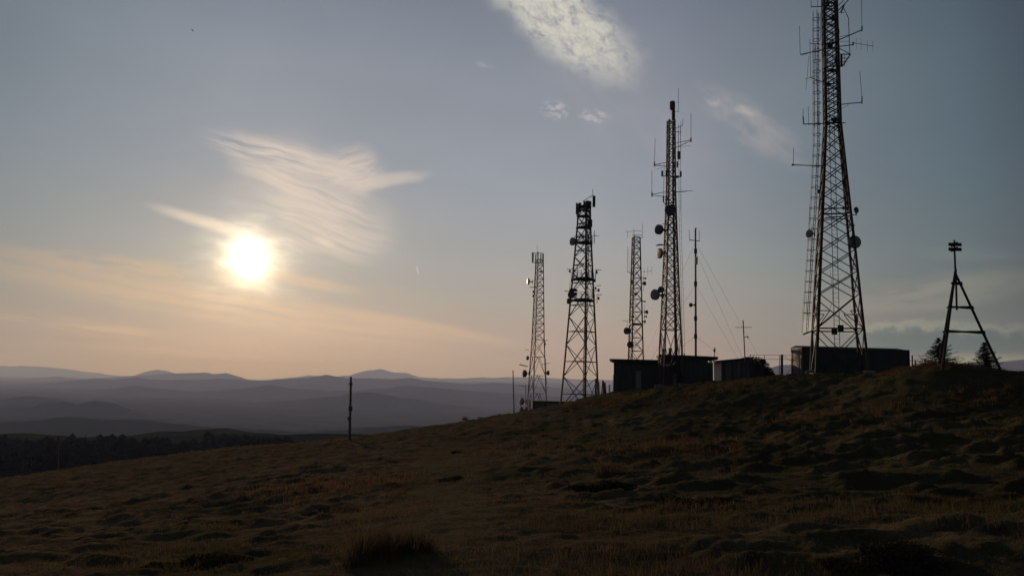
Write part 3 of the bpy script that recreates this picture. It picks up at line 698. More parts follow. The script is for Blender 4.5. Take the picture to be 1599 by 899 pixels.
def ladder(root, pts_px, Y, m, half=.2, hoops=None, hoop_r=.27, pitch=.35, thin=.022):
    pts = [P(a, b, Y) for a, b in pts_px]; mb = MB()
    for s in (-1, 1): mb.path([p + Vector((s * half * .5, s * half * .8, 0)) for p in pts], thin, 5)
    z = min(p.z for p in pts); zt = max(p.z for p in pts); zs = sorted((p.z, p.x) for p in pts)
    while z < zt:
        x_ = float(np.interp(z, [q[0] for q in zs], [q[1] for q in zs])); y_ = pts[0].y
        mb.tube((x_ - half * .5, y_ - half * .8, z), (x_ + half * .5, y_ + half * .8, z), thin * .6, k=4, cap=False); z += pitch
    o = mb.build('ladder', m, root)
    if hoops:
        for row in hoops:
            zc = Zr(pts_px[0][0], row, Y); x_ = float(np.interp(zc, [q[0] for q in zs], [q[1] for q in zs])) ; y_ = pts[0].y
            k = 12; ring = [Vector((x_ - hoop_r * .35 + hoop_r * math.cos(t * 2 * math.pi / k), y_ + hoop_r * math.sin(t * 2 * math.pi / k), zc)) for t in range(k + 1)]
            h = MB().path(ring, .022, 4); h.build('cage_hoop', m, o)
        cg = MB()
        for off in (-1.0, -.35, .4):
            cg.path([p + Vector((-hoop_r * .35 + hoop_r * math.cos(R(180 + off * 60)), hoop_r * math.sin(R(180 + off * 60)), 0)) for p in pts], .011, 4)
        cg.build('cage_strap', m, o)
    return o

# ---- tower 1: tallest, right
Y1 = 58.0; c1 = P(1309.5, 592, Y1)
t1 = thing('radio_tower', (c1.x, c1.y, gz(c1.x, c1.y)), 'tallest lattice radio tower with caged ladder, in front of the long dark container', 'radio tower', 'lattice radio towers on the hilltop')
half = lambda w: w * 1.06 / math.sin(R(53))
rows1 = [592, 515, 461, 427, 394, 363, 335, 308, 282, 258, 235, 214, 195] + list(range(183, -75, -12))
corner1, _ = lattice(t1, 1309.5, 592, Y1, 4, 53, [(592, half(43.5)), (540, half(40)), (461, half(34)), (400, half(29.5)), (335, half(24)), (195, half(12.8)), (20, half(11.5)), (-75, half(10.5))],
                     rows1, .095, .072, M['band1'], horiz=False)
for row in (515, 338, 330, 195, 135, 108, 72, 35, 10, -20):
    z = Zr(1309.5, row, Y1)
    for i in range(4): bar('horizontal_brace', corner1(i, z), corner1((i + 1) % 4, z), .10 if row > 500 else .08, M['band1'], t1)
for i in range(4):   # secondary bracing and gusset plates of the bottom bay
    j = (i + 1) % 4; z5 = Zr(1309.5, 515, Y1); zh = Zr(1309.5, 488, Y1); zt = Zr(1309.5, 461, Y1); zb = Zr(1309.5, 585, Y1)
    mid = (corner1(i, z5) + corner1(j, z5)) / 2
    dx = (corner1(j, z5) - corner1(i, z5)).normalized()
    if abs(dx.x * math.cos(R(23)) - dx.y * math.sin(R(23))) > .7: MB().box(mid, .42, .03, .5, math.atan2(dx.y, dx.x)).build('gusset_plate', M['band1'], t1)
    for a_, b_ in ((i, j), (j, i)):
        pz = corner1(a_, zh); tq = (corner1(a_, zt)).lerp(mid, .5)
        bar('horizontal_brace', pz, tq, .06, M['band1'], t1); bar('diagonal_brace', tq, corner1(a_, z5), .055, M['band1'], t1)
rows_h = [30 + 16.4 * i for i in range(29)]
ladder(t1, [(1277, 18), (1278, 225), (1273, 330), (1268.5, 392), (1261, 505), (1260, 520)], Y1 + .3, M['dark'], .34, rows_h, .30, thin=.028)
# feeder cable bundle up the left legs
cb = MB(); zz0 = Zr(1309.5, 585, Y1); zz1 = Zr(1309.5, -40, Y1)
for k in range(7):
    pts = []
    for t in range(9):
        z = zz0 + (zz1 - zz0) * t / 8; a, b = corner1(3, z), corner1(0, z)
        pts.append(a.lerp(b, .12 + .10 * k) + Vector((.05 * math.sin(k * 2.1), -.06, 0)))
    # runs between the two left legs
    cb.path(pts, .03, 5)
leftpair = sorted(range(4), key=lambda i: corner1(i, 5).x)[:2]
cb = MB()
for k in range(7):
    pts = []
    for t in range(14):
        z = zz0 + (zz1 - zz0) * t / 13; a, b = corner1(leftpair[0], z), corner1(leftpair[1], z)
        pts.append(a.lerp(b, -.1 + .07 * k) + Vector((.05, -.08 + .01 * k, 0)))
    cb.path(pts, .032, 5)
cb.build('feeder_cables', M['rust'], t1)
cb = MB(); rp = sorted(range(4), key=lambda i: corner1(i, 5).x)[2:]
for k in range(4):
    cb.path([corner1(rp[0], z).lerp(corner1(rp[1], z), .1 + .12 * k) + Vector((-.06, -.04, 0)) for z in np.linspace(Zr(1309.5, 330, Y1), zz1, 10)], .028, 5)
cb.build('feeder_cables', M['dark'], t1)
ic = MB(); ca = lambda z: sum((corner1(i, z) for i in range(4)), Vector()) / 4
for s_ in (-.2, .2): ic.tube(ca(Zr(1309.5, 580, Y1)) + Vector((s_, .1, 0)), ca(zz1) + Vector((s_, .1, 0)), .025, k=5)
for z in np.arange(Zr(1309.5, 580, Y1), zz1, .35): ic.tube(ca(z) + Vector((-.2, .1, 0)), ca(z) + Vector((.2, .1, 0)), .014, k=4, cap=False)
ic.build('inner_ladder', M['dark'], t1)
for px_, row_, w_, h_ in ((1302, 28, 6, 10), (1296, 72, 8, 7), (1306, 95, 7, 8), (1300, 110, 10, 4), (1294, 130, 4, 6), (1303, 187, 12, 4), (1293, 6, 5, 7), (1309, 50, 4, 9)): panel(t1, px_, row_, w_ * .8, h_, Y1, 'dark', 'equipment_box')
for segs, r in [
    ([(1290, 77, 1249.5, 85.5), (1249.5, 85.5, 1248.5, 41, .018)], .035), ([(1252, 87, 1272, 80, .015)], .02),
    ([(1320, 192, 1255, 194), (1255, 194, 1254, 182, .045), (1254, 182, 1254, 170, .02), (1263, 196, 1262, 166, .015)], .04),
    ([(1290, 130, 1266, 121.5), (1266, 121.5, 1264.5, 62, .018), (1264.5, 68, 1290, 70, .025), (1257, 124, 1276, 118, .018)], .03),
    ([(1263, 88, 1258.5, 140, .013)], .013),
    ([(1290, 259.5, 1238.5, 257.5), (1238.5, 257.5, 1239.5, 230, .018), (1236, 257.5, 1240, 257.5, .07)], .035),
    ([(1309, 63, 1346, 47), (1310, 58, 1330, 54, .015), (1346, 49, 1346, 41, .05), (1346, 41, 1344.5, -30, .018)], .04),
    ([(1310, 163.5, 1346, 160), (1312, 171, 1325, 164, .012), (1346, 162, 1346, 151, .045), (1346, 151, 1342.5, 112, .018)], .035),
    ([(1305, 10, 1266.5, 11), (1266.5, 12, 1266.5, -28, .02), (1276.5, 12, 1276, -30, .015)], .035),
    ([(1306, 20, 1342, -18), (1306, 12, 1330, -12, .03)], .04),
    ([(1273, 68, 1278, 196, .018), (1272.5, 68, 1272, 200, .016), (1281, 20, 1281, 60, .016)], .02),
    ([(1264.5, 322, 1263.5, 350, .02), (1259, 462, 1260, 492, .012), (1268, 350, 1264, 440, .014)], .02),
]: rods(t1, 'whip_antenna', segs, Y1, M['dark'], r)
rods(t1, 'antenna_bracket', [(1309, 85, 1328, 85), (1328, 85, 1315, 104, .05), (1309, 104, 1315, 104), (1310, 91, 1326, 91, .025), (1310, 97, 1322, 97, .025), (1314, 85, 1314, 104, .08), (1309, 75, 1328, 85, .03), (1327, 85, 1325, 29, .028), (1325, 29, 1316, 10, .028), (1313, 20, 1318, 8, .06), (1310, 20, 1318, 20, .02), (1319, 85, 1319, 104, .02)], Y1, M['dark'], .04)
rods(t1, 'yagi_antenna', [(1309, 73, 1333, 70), (1332, 67, 1363.5, 72.5, .02), (1337, 60, 1337, 77, .01), (1344.5, 60, 1344.5, 79, .01), (1354.5, 63, 1354.5, 81, .01), (1363, 64, 1363, 81, .01), (1332, 66, 1332, 71, .06), (1312, 65, 1328, 65, .015)], Y1, M['dark'], .035)
rods(t1, 'support_arm', [(1288, 340, 1316, 338, .045), (1288, 334, 1318, 333, .03), (1316, 338, 1337, 334.5, .035), (1337, 334.5, 1337, 330, .03)], Y1, M['dark'], .04)
rods(t1, 'cable_conduit', [(1254, 522, 1270, 516, .06)], Y1, M['steel'], .06)
rods(t1, 'dipole_antenna', [(1326, 352, 1335, 352, .03), (1330, 346, 1330, 360, .02), (1333.5, 350, 1333.5, 357, .02)], Y1, M['dark'], .03)
dish(t1, 1334, 378, 10.5, Y1 - .4, (.05, -1), 'dish', .35, (1326, 376), label='largest round grey dish on the right leg of the tallest tower')
dish(t1, 1264, 365, 6.5, Y1, (-1, -.45), 'dish', .5, (1272, 365))
dish(t1, 1337, 328, 5, Y1, (.5, -1), 'darkdish', .4, (1337, 333))
for a, b, r in ((1318, 240, 3.6), (1319.5, 252, 2.6), (1321.5, 279, 2.3), (1320.5, 297.5, 3), (1319.5, 314, 2.6), (1317, 325, 3.0), (1279, 299, 3.4), (1301, 315, 2)):
    dish(t1, a, b, r, Y1 - .2, (.9, -.5) if a > 1300 else (-1, -.4), 'darkdish', .8)
MB().box(P(1288, 98, Y1 - .6), .22, .3, .9).build('equipment_box', M['dish'], t1)
rods(t1, 'hanging_cable', [(1296, 420, 1300, 455, .012), (1300, 455, 1300, 470, .012), (1300, 470, 1296, 482, .012)], Y1, M['dark'])

# ---- tower 2: second tallest, stands by the middle hut
Y2 = 72.0; c2 = P(1047, 600, Y2); h2 = lambda w: w / math.sin(R(63.4))
t2 = thing('radio_tower', (c2.x, c2.y, gz(c2.x, c2.y)), 'second tallest lattice tower, red and white, big drum dishes on its left, beside the huts', 'radio tower', 'lattice radio towers on the hilltop')
rows2 = [604, 515, 490, 468, 447, 427, 408, 390, 373, 357, 342, 328] + list(range(316, 186, -11)) + [188]
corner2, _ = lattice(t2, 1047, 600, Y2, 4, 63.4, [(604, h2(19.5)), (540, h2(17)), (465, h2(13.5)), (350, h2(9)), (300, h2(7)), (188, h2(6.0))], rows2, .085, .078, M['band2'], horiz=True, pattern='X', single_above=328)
ladder(t2, [(1061, 195), (1062, 340), (1066, 480), (1068, 560)], Y2 - .2, M['steel'], .28, None, pitch=.6, thin=.016)
cb = MB(); pr = sorted(range(4), key=lambda i: corner2(i, 5).x)[2:]
for k in range(5):
    cb.path([corner2(pr[0], z).lerp(corner2(pr[1], z), -.15 + .1 * k) + Vector((-.04, -.06, 0)) for z in np.linspace(Zr(1047, 590, Y2), Zr(1047, 195, Y2), 12)], .035, 5)
cb.build('feeder_cables', M['dark'], t2)
s2 = Y2 / FPX
o = MB().lathe(P(1050, 165, Y2), (0, 0, 1), [(-7 * s2, .1), (-7 * s2, 3.6 * s2), (-5.5 * s2, 4.5 * s2), (5 * s2, 4.5 * s2), (7 * s2, 3.4 * s2), (7.4 * s2, .02)], 16).build('radome_drum', M['darkdish'], t2)
MB().tube(P(1051.5, 188, Y2), P(1051.5, 172, Y2), 2.8 * s2).build('top_mast', M['dark'], t2)
for segs, r in [
    ([(1059.5, 174, 1059.5, 138, .018), (1053, 174, 1060, 174.5, .02), (1056, 160, 1060, 160, .012)], .02),
    ([(1055, 223.5, 1079, 218.5), (1055, 231, 1079, 219.5), (1063, 229, 1063, 222, .012), (1070, 226, 1070, 220.5, .012), (1079, 222, 1079, 215, .06), (1079, 215, 1079, 176, .02), (1056, 230, 1078, 227.5, .015)], .028),
    ([(1045, 253, 1022, 257.5), (1045, 260, 1022, 258), (1037, 254, 1037, 260, .012), (1030, 255.5, 1030, 259, .012), (1022, 260, 1022, 253, .06), (1022, 253, 1023, 216, .02), (1025, 264, 1042, 260, .014)], .028),
    ([(1044, 299, 1018, 303.5), (1044, 308, 1018, 304.5), (1018, 307, 1018, 300, .06), (1018, 300, 1018, 267, .02)], .028),
    ([(1036, 316, 1037, 262, .02), (1036, 316, 1036, 306, .07)], .02),
    ([(1055, 300, 1073, 298.5, .04), (1073, 298.5, 1082, 297.5, .02)], .03),
    ([(1055, 200.5, 1066, 195.5), (1066, 197, 1066.5, 186, .02), (1055, 206, 1064, 206.5, .03), (1063, 190, 1063, 330, .012), (1059, 204, 1059, 260, .012)], .024),
    ([(1041, 197, 1048, 208), (1040, 208, 1048, 199), (1041, 190, 1055, 190, .05), (1040, 226, 1056, 226, .03)], .03),
]: rods(t2, 'whip_antenna', segs, Y2, M['dark'], r)
for a in ((1060, 242.5, 4, 13), (1034, 271, 2.6, 9), (1041, 271, 3.2, 9), (1063, 272, 2.6, 9), (1057.5, 276, 4, 3.5), (1057.5, 257, 2, 10), (1054, 287, 4, 4), (1042, 312, 6, 2)):
    panel(t2, *a, Y2)
rods(t2, 'cross_arm', [(1033, 275, 1064, 276, .04), (1036, 318, 1056, 316, .05), (1034, 350, 1042, 350, .03), (1034, 360, 1042, 360, .06)], Y2, M['dark'])
dish(t2, 1046.5, 328.5, 8.7, Y2 - .9, (-.25, -1), 'darkdish', .8, label='dark drum dish facing the viewer high on the tower')
dish(t2, 1029.5, 358.5, 8, Y2, (-1, -.62), 'darkdish', .75, (1038, 358))
dish(t2, 1030.5, 395.5, 8.2, Y2, (-1, -.28), 'dish', .65, (1039, 395), label='drum dish with a sunlit cream face', front='cream')
MB().prism([P(1024, 384, Y2 - .5), P(1038, 383, Y2 - .5), P(1033, 381.5, Y2 + .6), P(1027, 382, Y2 + .6)], (0, 0, .05)).build('ice_shield', M['dish'], t2)
dish(t2, 1023.5, 460, 8.6, Y2, (-1, -.75), 'dish', .6, (1035, 461), label='greenish grey drum dish, lowest of the big ones')
dish(t2, 1032.5, 452, 5, Y2 - .6, (-.5, -1), 'darkdish', .8)
dish(t2, 1034.5, 461.5, 3.4, Y2 - .7, (-.3, -1), 'darkdish', .9)
dish(t2, 1055, 364, 5.2, Y2 + .3, (1, -.6), 'darkdish', .8)

# ---- tower 3: behind the left hut
Y3 = 90.0; c3 = P(990, 602, Y3)
t3 = thing('radio_tower', (c3.x, c3.y, gz(c3.x, c3.y)), 'slim lattice tower standing behind the left flat-roofed hut', 'radio tower', 'lattice radio towers on the hilltop')
rows3 = [604, 576, 548, 527, 507, 487, 467, 450, 434, 418, 403, 388, 378, 370]
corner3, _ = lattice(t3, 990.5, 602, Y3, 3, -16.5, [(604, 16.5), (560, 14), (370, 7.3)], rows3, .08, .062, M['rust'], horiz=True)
platform(t3, corner3, Zr(990, 507, Y3), M['dark'], 1.1, .16, False)
for segs, r in [
    ([(977, 361.5, 1002, 360.5), (990, 370, 990, 358, .03), (980, 362, 980, 371, .02), (987, 367, 1003, 367, .03)], .02),
    ([(1003, 370, 1003, 349, .02), (1000, 372, 1004, 370, .03)], .02),
    ([(988, 428, 979, 423.5), (979.5, 425, 980, 384, .02), (988, 430, 982, 425, .02), (982.5, 425, 982, 388, .016)], .025),
    ([(1002, 425, 1018, 422.5), (1011.5, 416, 1011.5, 431, .014), (1018, 416, 1018, 430, .014), (1006, 418, 1006, 430, .014)], .02),
    ([(1004.5, 430, 1005, 455, .02), (1006, 475, 1006.5, 507, .02), (1001, 434, 1008, 434, .02), (1001, 470, 1008, 470, .02), (1001, 487, 1009, 487, .02)], .02),
    ([(972, 500.5, 980, 500.5), (980, 500, 979, 512, .02)], .03),
]: rods(t3, 'whip_antenna', segs, Y3, M['dark'], r)
for a, b, r, fx in ((1006.7, 442.4, 3.2, 1), (1008, 434.5, 1.8, 1), (992.5, 459, 2.4, -1), (988, 440, 2.6, -1), (1007, 470.5, 1.6, 1), (1010, 487, 3, 1), (1009, 494, 1.8, 1), (1007, 502, 2.2, 1), (988.6, 494, 2.2, -1)):
    dish(t3, a, b, r, Y3 - .3, (fx, -.7), 'darkdish', .8, (a - 3 * fx, b) if a > 1000 else None)
dish(t3, 979, 516.5, 5.4, Y3, (-1, -.8), 'darkdish', .7, (984, 516))
dish(t3, 984.5, 538, 5.2, Y3 - .9, (-.5, -1), 'darkdish', .7)

# ---- tower 4: three-legged with platforms
Y4 = 85.0; c4 = P(908.3, 628, Y4)
t4 = thing('radio_tower', (c4.x, c4.y, gz(c4.x, c4.y)), 'dark three-legged tower with round work platforms and a mobile aerial cluster on top', 'radio tower', 'lattice radio towers on the hilltop')
rows4 = [640, 588, 538, 494, 456, 425, 400, 380, 358, 338, 318]
corner4, _ = lattice(t4, 908.3, 628, Y4, 3, 9.5, [(640, 36), (600, 32.3), (480, 22.8), (400, 16.2), (350, 12.2), (318, 11)], rows4, .10, .075, M['steel'], horiz=False, horiz_mid=True)
col4 = MB()
for dx, dy in ((-.14, 0), (.14, 0), (0, .18)): col4.path([c4 + Vector((.35 + dx + (t * .012), .9 + dy - t * .03, z - c4.z)) for t, z in enumerate(np.linspace(gz(c4.x, c4.y) - .5, Zr(908, 318, Y4), 10))], .045, 5)
for z in np.arange(c4.z, Zr(908, 318, Y4), .45): col4.tube((c4.x + .2, c4.y + .85, z), (c4.x + .52, c4.y + .85, z), .025, k=4)
col4.build('cable_ladder', M['steel'], t4)
for row, sc2, rl in ((437, 1.1, True), (470, 1.05, True), (380, 1.15, True), (356, 1.15, False), (338.6, 1.15, False), (323, 1.1, False)):
    platform(t4, corner4, Zr(908, row, Y4), M['dark'], sc2, .2 if row > 400 else .14, rl)
for a in ((900.6, 326, 2.6, 18), (905.4, 324, 4, 15), (927.5, 314.5, 4, 18), (913, 322, 4, 16), (917.5, 322, 4, 18), (921.5, 320, 3.5, 12), (921.5, 348.6, 6, 12), (915, 350, 3, 14)):
    panel(t4, *a, Y4)
for segs, r in [
    ([(925.6, 306, 925.6, 296, .03), (910, 314.6, 925.5, 305, .035)], .03), ([(900, 318, 906, 318), (900, 332, 906, 332), (900.6, 338, 900.6, 316, .03)], .03),
    ([(899, 356.5, 918, 356.5, .07)], .05), ([(901, 367.5, 930, 367.5, .03), (928, 368, 935, 368, .03), (928, 360, 928, 380, .04)], .03),
    ([(885, 420.5, 895, 420.5, .035), (894, 418, 897, 440, .03)], .03), ([(929, 421.5, 939, 421.5, .035), (931, 421, 929, 440, .04)], .03),
    ([(931, 445.7, 938.5, 445.7, .035), (932.3, 460, 932.3, 474, .03), (932, 460, 940, 460, .035), (927, 454, 934, 454, .03)], .03),
    ([(881, 454, 890, 455, .04), (890, 440, 890, 475, .03)], .03), ([(895, 420, 895, 437, .02), (902, 415, 902, 437, .02), (907, 425, 907, 437, .03), (920, 424, 920, 436, .03), (917, 424, 917, 434, .05)], .03),
]: rods(t4, 'cross_arm', segs, Y4, M['dark'], r)
dish(t4, 894.5, 377, 6.4, Y4, (-1, -.55), 'dish', .7, (901, 377))
dish(t4, 892.6, 460, 6, Y4 - .3, (-.7, -.8), 'darkdish', .8, (896, 460)); dish(t4, 888.6, 470, 4.7, Y4, (-1, -.5), 'darkdish', .8, (893, 470))
dish(t4, 899, 459, 3, Y4, (.8, -.5), 'darkdish', .8)
MB().lathe(P(895, 453, Y4), (0, 0, 1), [(-.1, .02), (-.1, .5), (.02, .5), (.16, .35), (.2, .02)], 14).build('ice_shield', M['dark'], t4)
for a, b, r, f in ((890, 423.5, 2.2, -1), (931.5, 425, 2.6, 1), (934.6, 453, 2.5, 1), (930, 450, 2.2, 1), (934.6, 465.6, 2.4, 1), (893.5, 438, 2.6, -1), (928.5, 438, 2.6, 1)):
    dish(t4, a, b, r, Y4 - .4, (f, -.6), 'darkdish', .8)

# ---- tower 5: far left, pale top
Y5 = 100.0; c5 = P(835.5, 645, Y5)
t5 = thing('radio_tower', (c5.x, c5.y, gz(c5.x, c5.y)), 'leftmost lattice tower with pale panel aerials round its top and drum dishes low down', 'radio tower', 'lattice radio towers on the hilltop')
rows5 = [648, 614, 586, 557, 530] + [517, 505, 493, 481, 469, 457, 446, 435, 424, 414, 405]
corner5, _ = lattice(t5, 836, 645, Y5, 3, -13.5, [(650, 18.8), (530, 11.4), (400, 6.9), (396, 6.9)], rows5, .07, .055, M['band5'], horiz=True, pattern='KK')
for a, b in ((832, 402), (836.5, 404), (840, 401), (844.5, 403), (847.5, 404)): panel(t5, a, b, 1.6 if a > 833 else 2.6, 16, Y5, 'pale')
rods(t5, 'antenna_ring', [(830.6, 395, 848.5, 395, .03), (830.6, 410, 848.5, 410, .03), (830.6, 410, 830.6, 394, .03), (848.7, 410, 848.7, 395, .03), (838.7, 398, 838.7, 383, .03)], Y5, M['pale'])
rods(t5, 'cross_arm', [(827, 448.4, 840, 448.4, .05), (849, 531, 855.5, 531, .03), (851, 531, 851, 542, .03), (846, 569, 858.4, 566.5, .03), (820, 545, 826, 547, .03), (810, 601, 820, 603, .03), (852, 560, 853.5, 600, .025), (853, 610, 854, 640, .03), (821, 600, 821, 645, .04)], Y5, M['dark'])
MB().prism([P(810.5, 569.5, Y5 - .4), P(824, 572.5, Y5 - .4), P(824, 572, Y5 + .5), P(812, 569, Y5 + .5)], (0, 0, .07)).build('ice_shield', M['dark'], t5)
dish(t5, 825, 439.5, 5.2, Y5, (-1, -.2), 'darkdish', .6, (832, 440), front='cream', label='small drum dish with a sunlit cream face')
for a, b, r, fx, mt in ((819.4, 583, 5.6, -1, (826, 583)), (814.8, 626.5, 5.6, -1, (822, 627)), (814, 639.5, 5.2, -1, (822, 639)), (824, 558.7, 3.4, -1, None), (855.8, 582, 3.7, 1, (851, 582)), (832.6, 455.5, 2, -1, None), (832.6, 462, 2, -1, None), (844.5, 424, 2, 1, None), (851, 536.5, 2, 1, None)):
    dish(t5, a, b, r, Y5, (fx, -.35), 'dish' if b > 600 else 'darkdish', .85, mt)
MB().box(P(827.5, 631, Y5 - .3), .5, .4, 1.3).build('equipment_cabinet', M['pale'], t5)

# ---- guyed mast
YM = 82.0; g = P(1086.5, 598, YM); g.z = gz(g.x, g.y)
tm = thing('guyed_mast', g, 'slender guyed pole mast with an H-shaped dipole on top, rising behind the middle hut', 'mast')
MB().tube((g.x, g.y, g.z - .2), P(1086, 357, YM), .13, .09).build('mast_tube', M['dark'], tm)
for row in (392, 443, 497, 525): MB().tube(P(1086.2, row + 3.5, YM), P(1086.2, row - 3.5, YM), .17, k=8).build('joint_flange', M['dark'], tm)
rods(tm, 'dipole_antenna', [(1077, 374.5, 1092.5, 376.5, .04), (1077, 376, 1076, 359, .025), (1092, 377, 1091.8, 360, .025), (1085.7, 356.5, 1088, 356, .05)], YM, M['dark'])
dish(tm, 1079, 476, 3.3, YM, (-1, -.6), 'darkdish', .8, (1085, 476))
MB().box(P(1087, 407, YM), .28, .3, .8).build('equipment_box', M['wall_pale'], tm)
for (a, b, c_, d_, dy) in ((1087, 380, 1180, 548, 6), (1087, 395, 1160, 560, 3), (1087, 445, 1150, 556, 5), (1087, 525, 1116, 548, 2), (1085, 380, 1005, 560, 8), (1085, 445, 1015, 565, 3), (1085, 525, 1060, 545, 2)):
    p = P(a, b, YM); q = P(c_, d_, YM + dy); q2 = p + (q - p) * 1.25
    MB().tube(p, q2, .011, k=4).build('guy_wire', M['wire'], tm)

# ---- small masts and poles
YA = 64.5; g = P(1164, 580, YA); g.z = gz(g.x, g.y)
ta = thing('aerial_mast', g, 'short thin aerial mast with one horizontal boom, standing at the grey sheet shed', 'mast')
rods(ta, 'mast_pole', [(1164.8, 590, 1160.3, 500)], YA, M['dark'], .045); rods(ta, 'antenna_boom', [(1148, 511, 1174, 511)], YA, M['dark'], .022)
rods(ta, 'side_antenna', [(1162, 526, 1169, 525.5), (1167, 524, 1168, 528)], YA, M['dark'], .03)
def pole(name, px, pb, pxt, pt, Y, r, label, extras=(), cat='pole', m='wood'):
    b = P(px, pb, Y); b.z = gz(b.x, b.y); t = P(pxt, pt, Y); o = thing(name, b, label, cat)
    MB().tube(b - Vector((0, 0, .3)), t, r, r * .75, 8).build('pole_shaft', M[m], o)
    for nm, segs in extras: rods(o, nm, segs, Y, M['dark'], .03)
    return o
pole('wooden_pole', 546, 687, 548, 588, 60, .10, 'single dark pole on the skyline in front of the blue hills',
     [('pole_box', [(547.2, 641, 547.2, 634, .17)]), ('side_bracket', [(543.5, 650, 544, 656, .06), (543.5, 655.5, 547, 654.5, .05)]), ('cross_arm', [(543.5, 599.5, 551, 599.5, .02), (547.8, 602, 547.8, 597, .13)])])
pole('thin_pole', 803.5, 650, 801, 578, 84, .065, 'thin bare pole just left of the leftmost lattice tower', m='dark')
pole('wooden_pole', 90, 742, 91, 680, 84, .12, 'far left lone pole against the dark wood', [('cross_arm', [(88.5, 682, 93.5, 682, .05)])])
pole('roof_aerial', 1118.5, 557, 1118.8, 543, 74, .035, 'tiny stub aerial at the right end of the middle hut roof', [('antenna_element', [(1117, 546, 1120.5, 545, .04), (1118.8, 549, 1118.8, 546, .08)])], 'aerial', 'dark') if False else None

# ------------------------------------------------------------------ buildings
def wallbox(root, x0, x1, y0, y1, z0, z1, m, name='wall', boards=0, bm=None, step=.5):
    MB().box(((x0 + x1) / 2, (y0 + y1) / 2, (z0 + z1) / 2), x1 - x0, y1 - y0, z1 - z0).build(name, m, root)
def xat(px, row, Y): return P(px, row, Y).x
# left hut
YB = 76.0; x0, x1 = xat(963, 590, YB), xat(1040, 590, YB); zt = Zr(1000, 565, YB); zb = -3.2
b1 = thing('flat_roofed_hut', ((x0 + x1) / 2, YB + 2, gz((x0 + x1) / 2, YB)), 'left dark hut with overhanging flat roof and one paler door', 'hut')
wallbox(b1, x0, x1, YB, YB + 5, zb, zt, M['wall_dark'])
MB().prism([(x0 - .42, YB - .35, zt + .14), (x0 - .42, YB - .35, zt + .24), (x1 + .1, YB - .35, zt + .24), (x1 + .1, YB - .35, zt - .06), (x0 + .05, YB - .35, zt - .06)], (0, 5.7, 0)).build('roof', M['roof'], b1)
for k in range(9):
    xx = x0 + .28 + k * (x1 - x0 - .5) / 8
    if not (xat(995, 590, YB) < xx < xat(1008, 590, YB)): MB().box((xx, YB - .03, (zb + zt) / 2), .08, .06, zt - zb - .08).build('wall_batten', M['wall_dark'], b1)
dx = xat(1001.5, 590, YB); dz = Zr(1001, 579, YB)
MB().box((dx, YB - .04, dz - 1.0), .5, .08, 2.0).build('door', M['wall_door'], b1)
b1.rotation_euler.z = R(-8)
# middle block
YC = 73.0; x0c, x1c = xat(1037, 590, YC), xat(1118, 590, YC); zl, zr = Zr(1037, 557, YC), Zr(1118, 561, YC)
b2 = thing('flat_roofed_hut', ((x0c + x1c) / 2, YC + 3, gz((x0c + x1c) / 2, YC)), 'taller black hut with two short roof vents, behind the red and white tower', 'hut')
MB().prism([(x0c, YC, zb), (x1c, YC, zb), (x1c, YC, zr), (x0c, YC, zl)], (0, 3.2, 0)).build('wall', M['wall_dark'], b2)
MB().prism([(x0c - .05, YC - .3, zl + .01), (x1c + .42, YC - .3, zr - .02), (x1c + .42, YC - .3, zr + .24), (x0c - .05, YC - .3, zl + .25)], (0, 4.2, 0)).build('roof', M['roof'], b2)
for k in range(6):
    z = zb + .9 + k * .42
    if z < zr - .15: MB().box(((x0c + x1c) / 2 + .1, YC - .02, z), x1c - x0c - .3, .05, .36).build('wall_board', M['wall_dark'], b2)
for px, top in ((1041.5, 546), (1050.5, 545)):
    p = P(px, 557, YC + .8); q = P(px, top, YC + .8); MB().tube(p, q, .14, k=8).tube(q, q + Vector((0, 0, .1)), .19, k=8).build('roof_vent', M['dark'], b2)
MB().tube(P(1072.5, 556, YC + .6), P(1072.5, 552, YC + .6), .06).build('roof_vent', M['dark'], b2)
MB().tube(P(1118.5, 560, YC + .6), P(1119, 542.5, YC + .6), .04).tube(P(1117, 546.5, YC + .6), P(1121, 545, YC + .6), .03).tube(P(1118.8, 549.5, YC + .6), P(1118.8, 546, YC + .6), .09).build('stub_aerial', M['dark'], b2)
MB().box(P(1060.5, 592, YC - .15), .4, .2, 1.1).build('switch_cabinet', M['shed'], b2)
MB().tube(P(1041, 570, YC - .5), P(1052, 570, YC - .5), .07).build('pipe', M['pale'], b2)
MB().tube(P(1057, 570, YC - .5), P(1062, 564, YC - .5), .06).build('pipe', M['pale'], b2)
b2.rotation_euler.z = R(-6)
# grey sheet shed with sunlit end
YD = 66.0; x0d, x1d = xat(1126.5, 580, YD), xat(1173, 580, YD); zl, zr = Zr(1126, 564.5, YD), Zr(1172, 560, YD); dep = 2.3
b3 = thing('sheet_shed', ((x0d + x1d) / 2, YD + 1.2, gz((x0d + x1d) / 2, YD)), 'small grey sheet-clad shed with sunlit pale end wall and sloping roof', 'shed')
MB().prism([(x0d, YD, -1.2), (x1d, YD, -1.2), (x1d, YD, zr), (x0d, YD, zl)], (0, dep, 0)).build('wall', M['shed'], b3)
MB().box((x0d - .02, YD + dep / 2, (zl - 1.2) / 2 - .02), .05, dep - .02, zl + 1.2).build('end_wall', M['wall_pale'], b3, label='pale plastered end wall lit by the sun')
rf = lambda x: zl + (zr - zl) * (x - x0d) / (x1d - x0d) + .003
MB().prism([(x0d - .5, YD - .25, rf(x0d - .5)), (x1d + .1, YD - .25, rf(x1d + .1)), (x1d + .1, YD - .25, rf(x1d + .1) + .13), (x0d - .5, YD - .25, rf(x0d - .5) + .13)], (0, dep + .4, 0)).build('roof', M['roof'], b3)
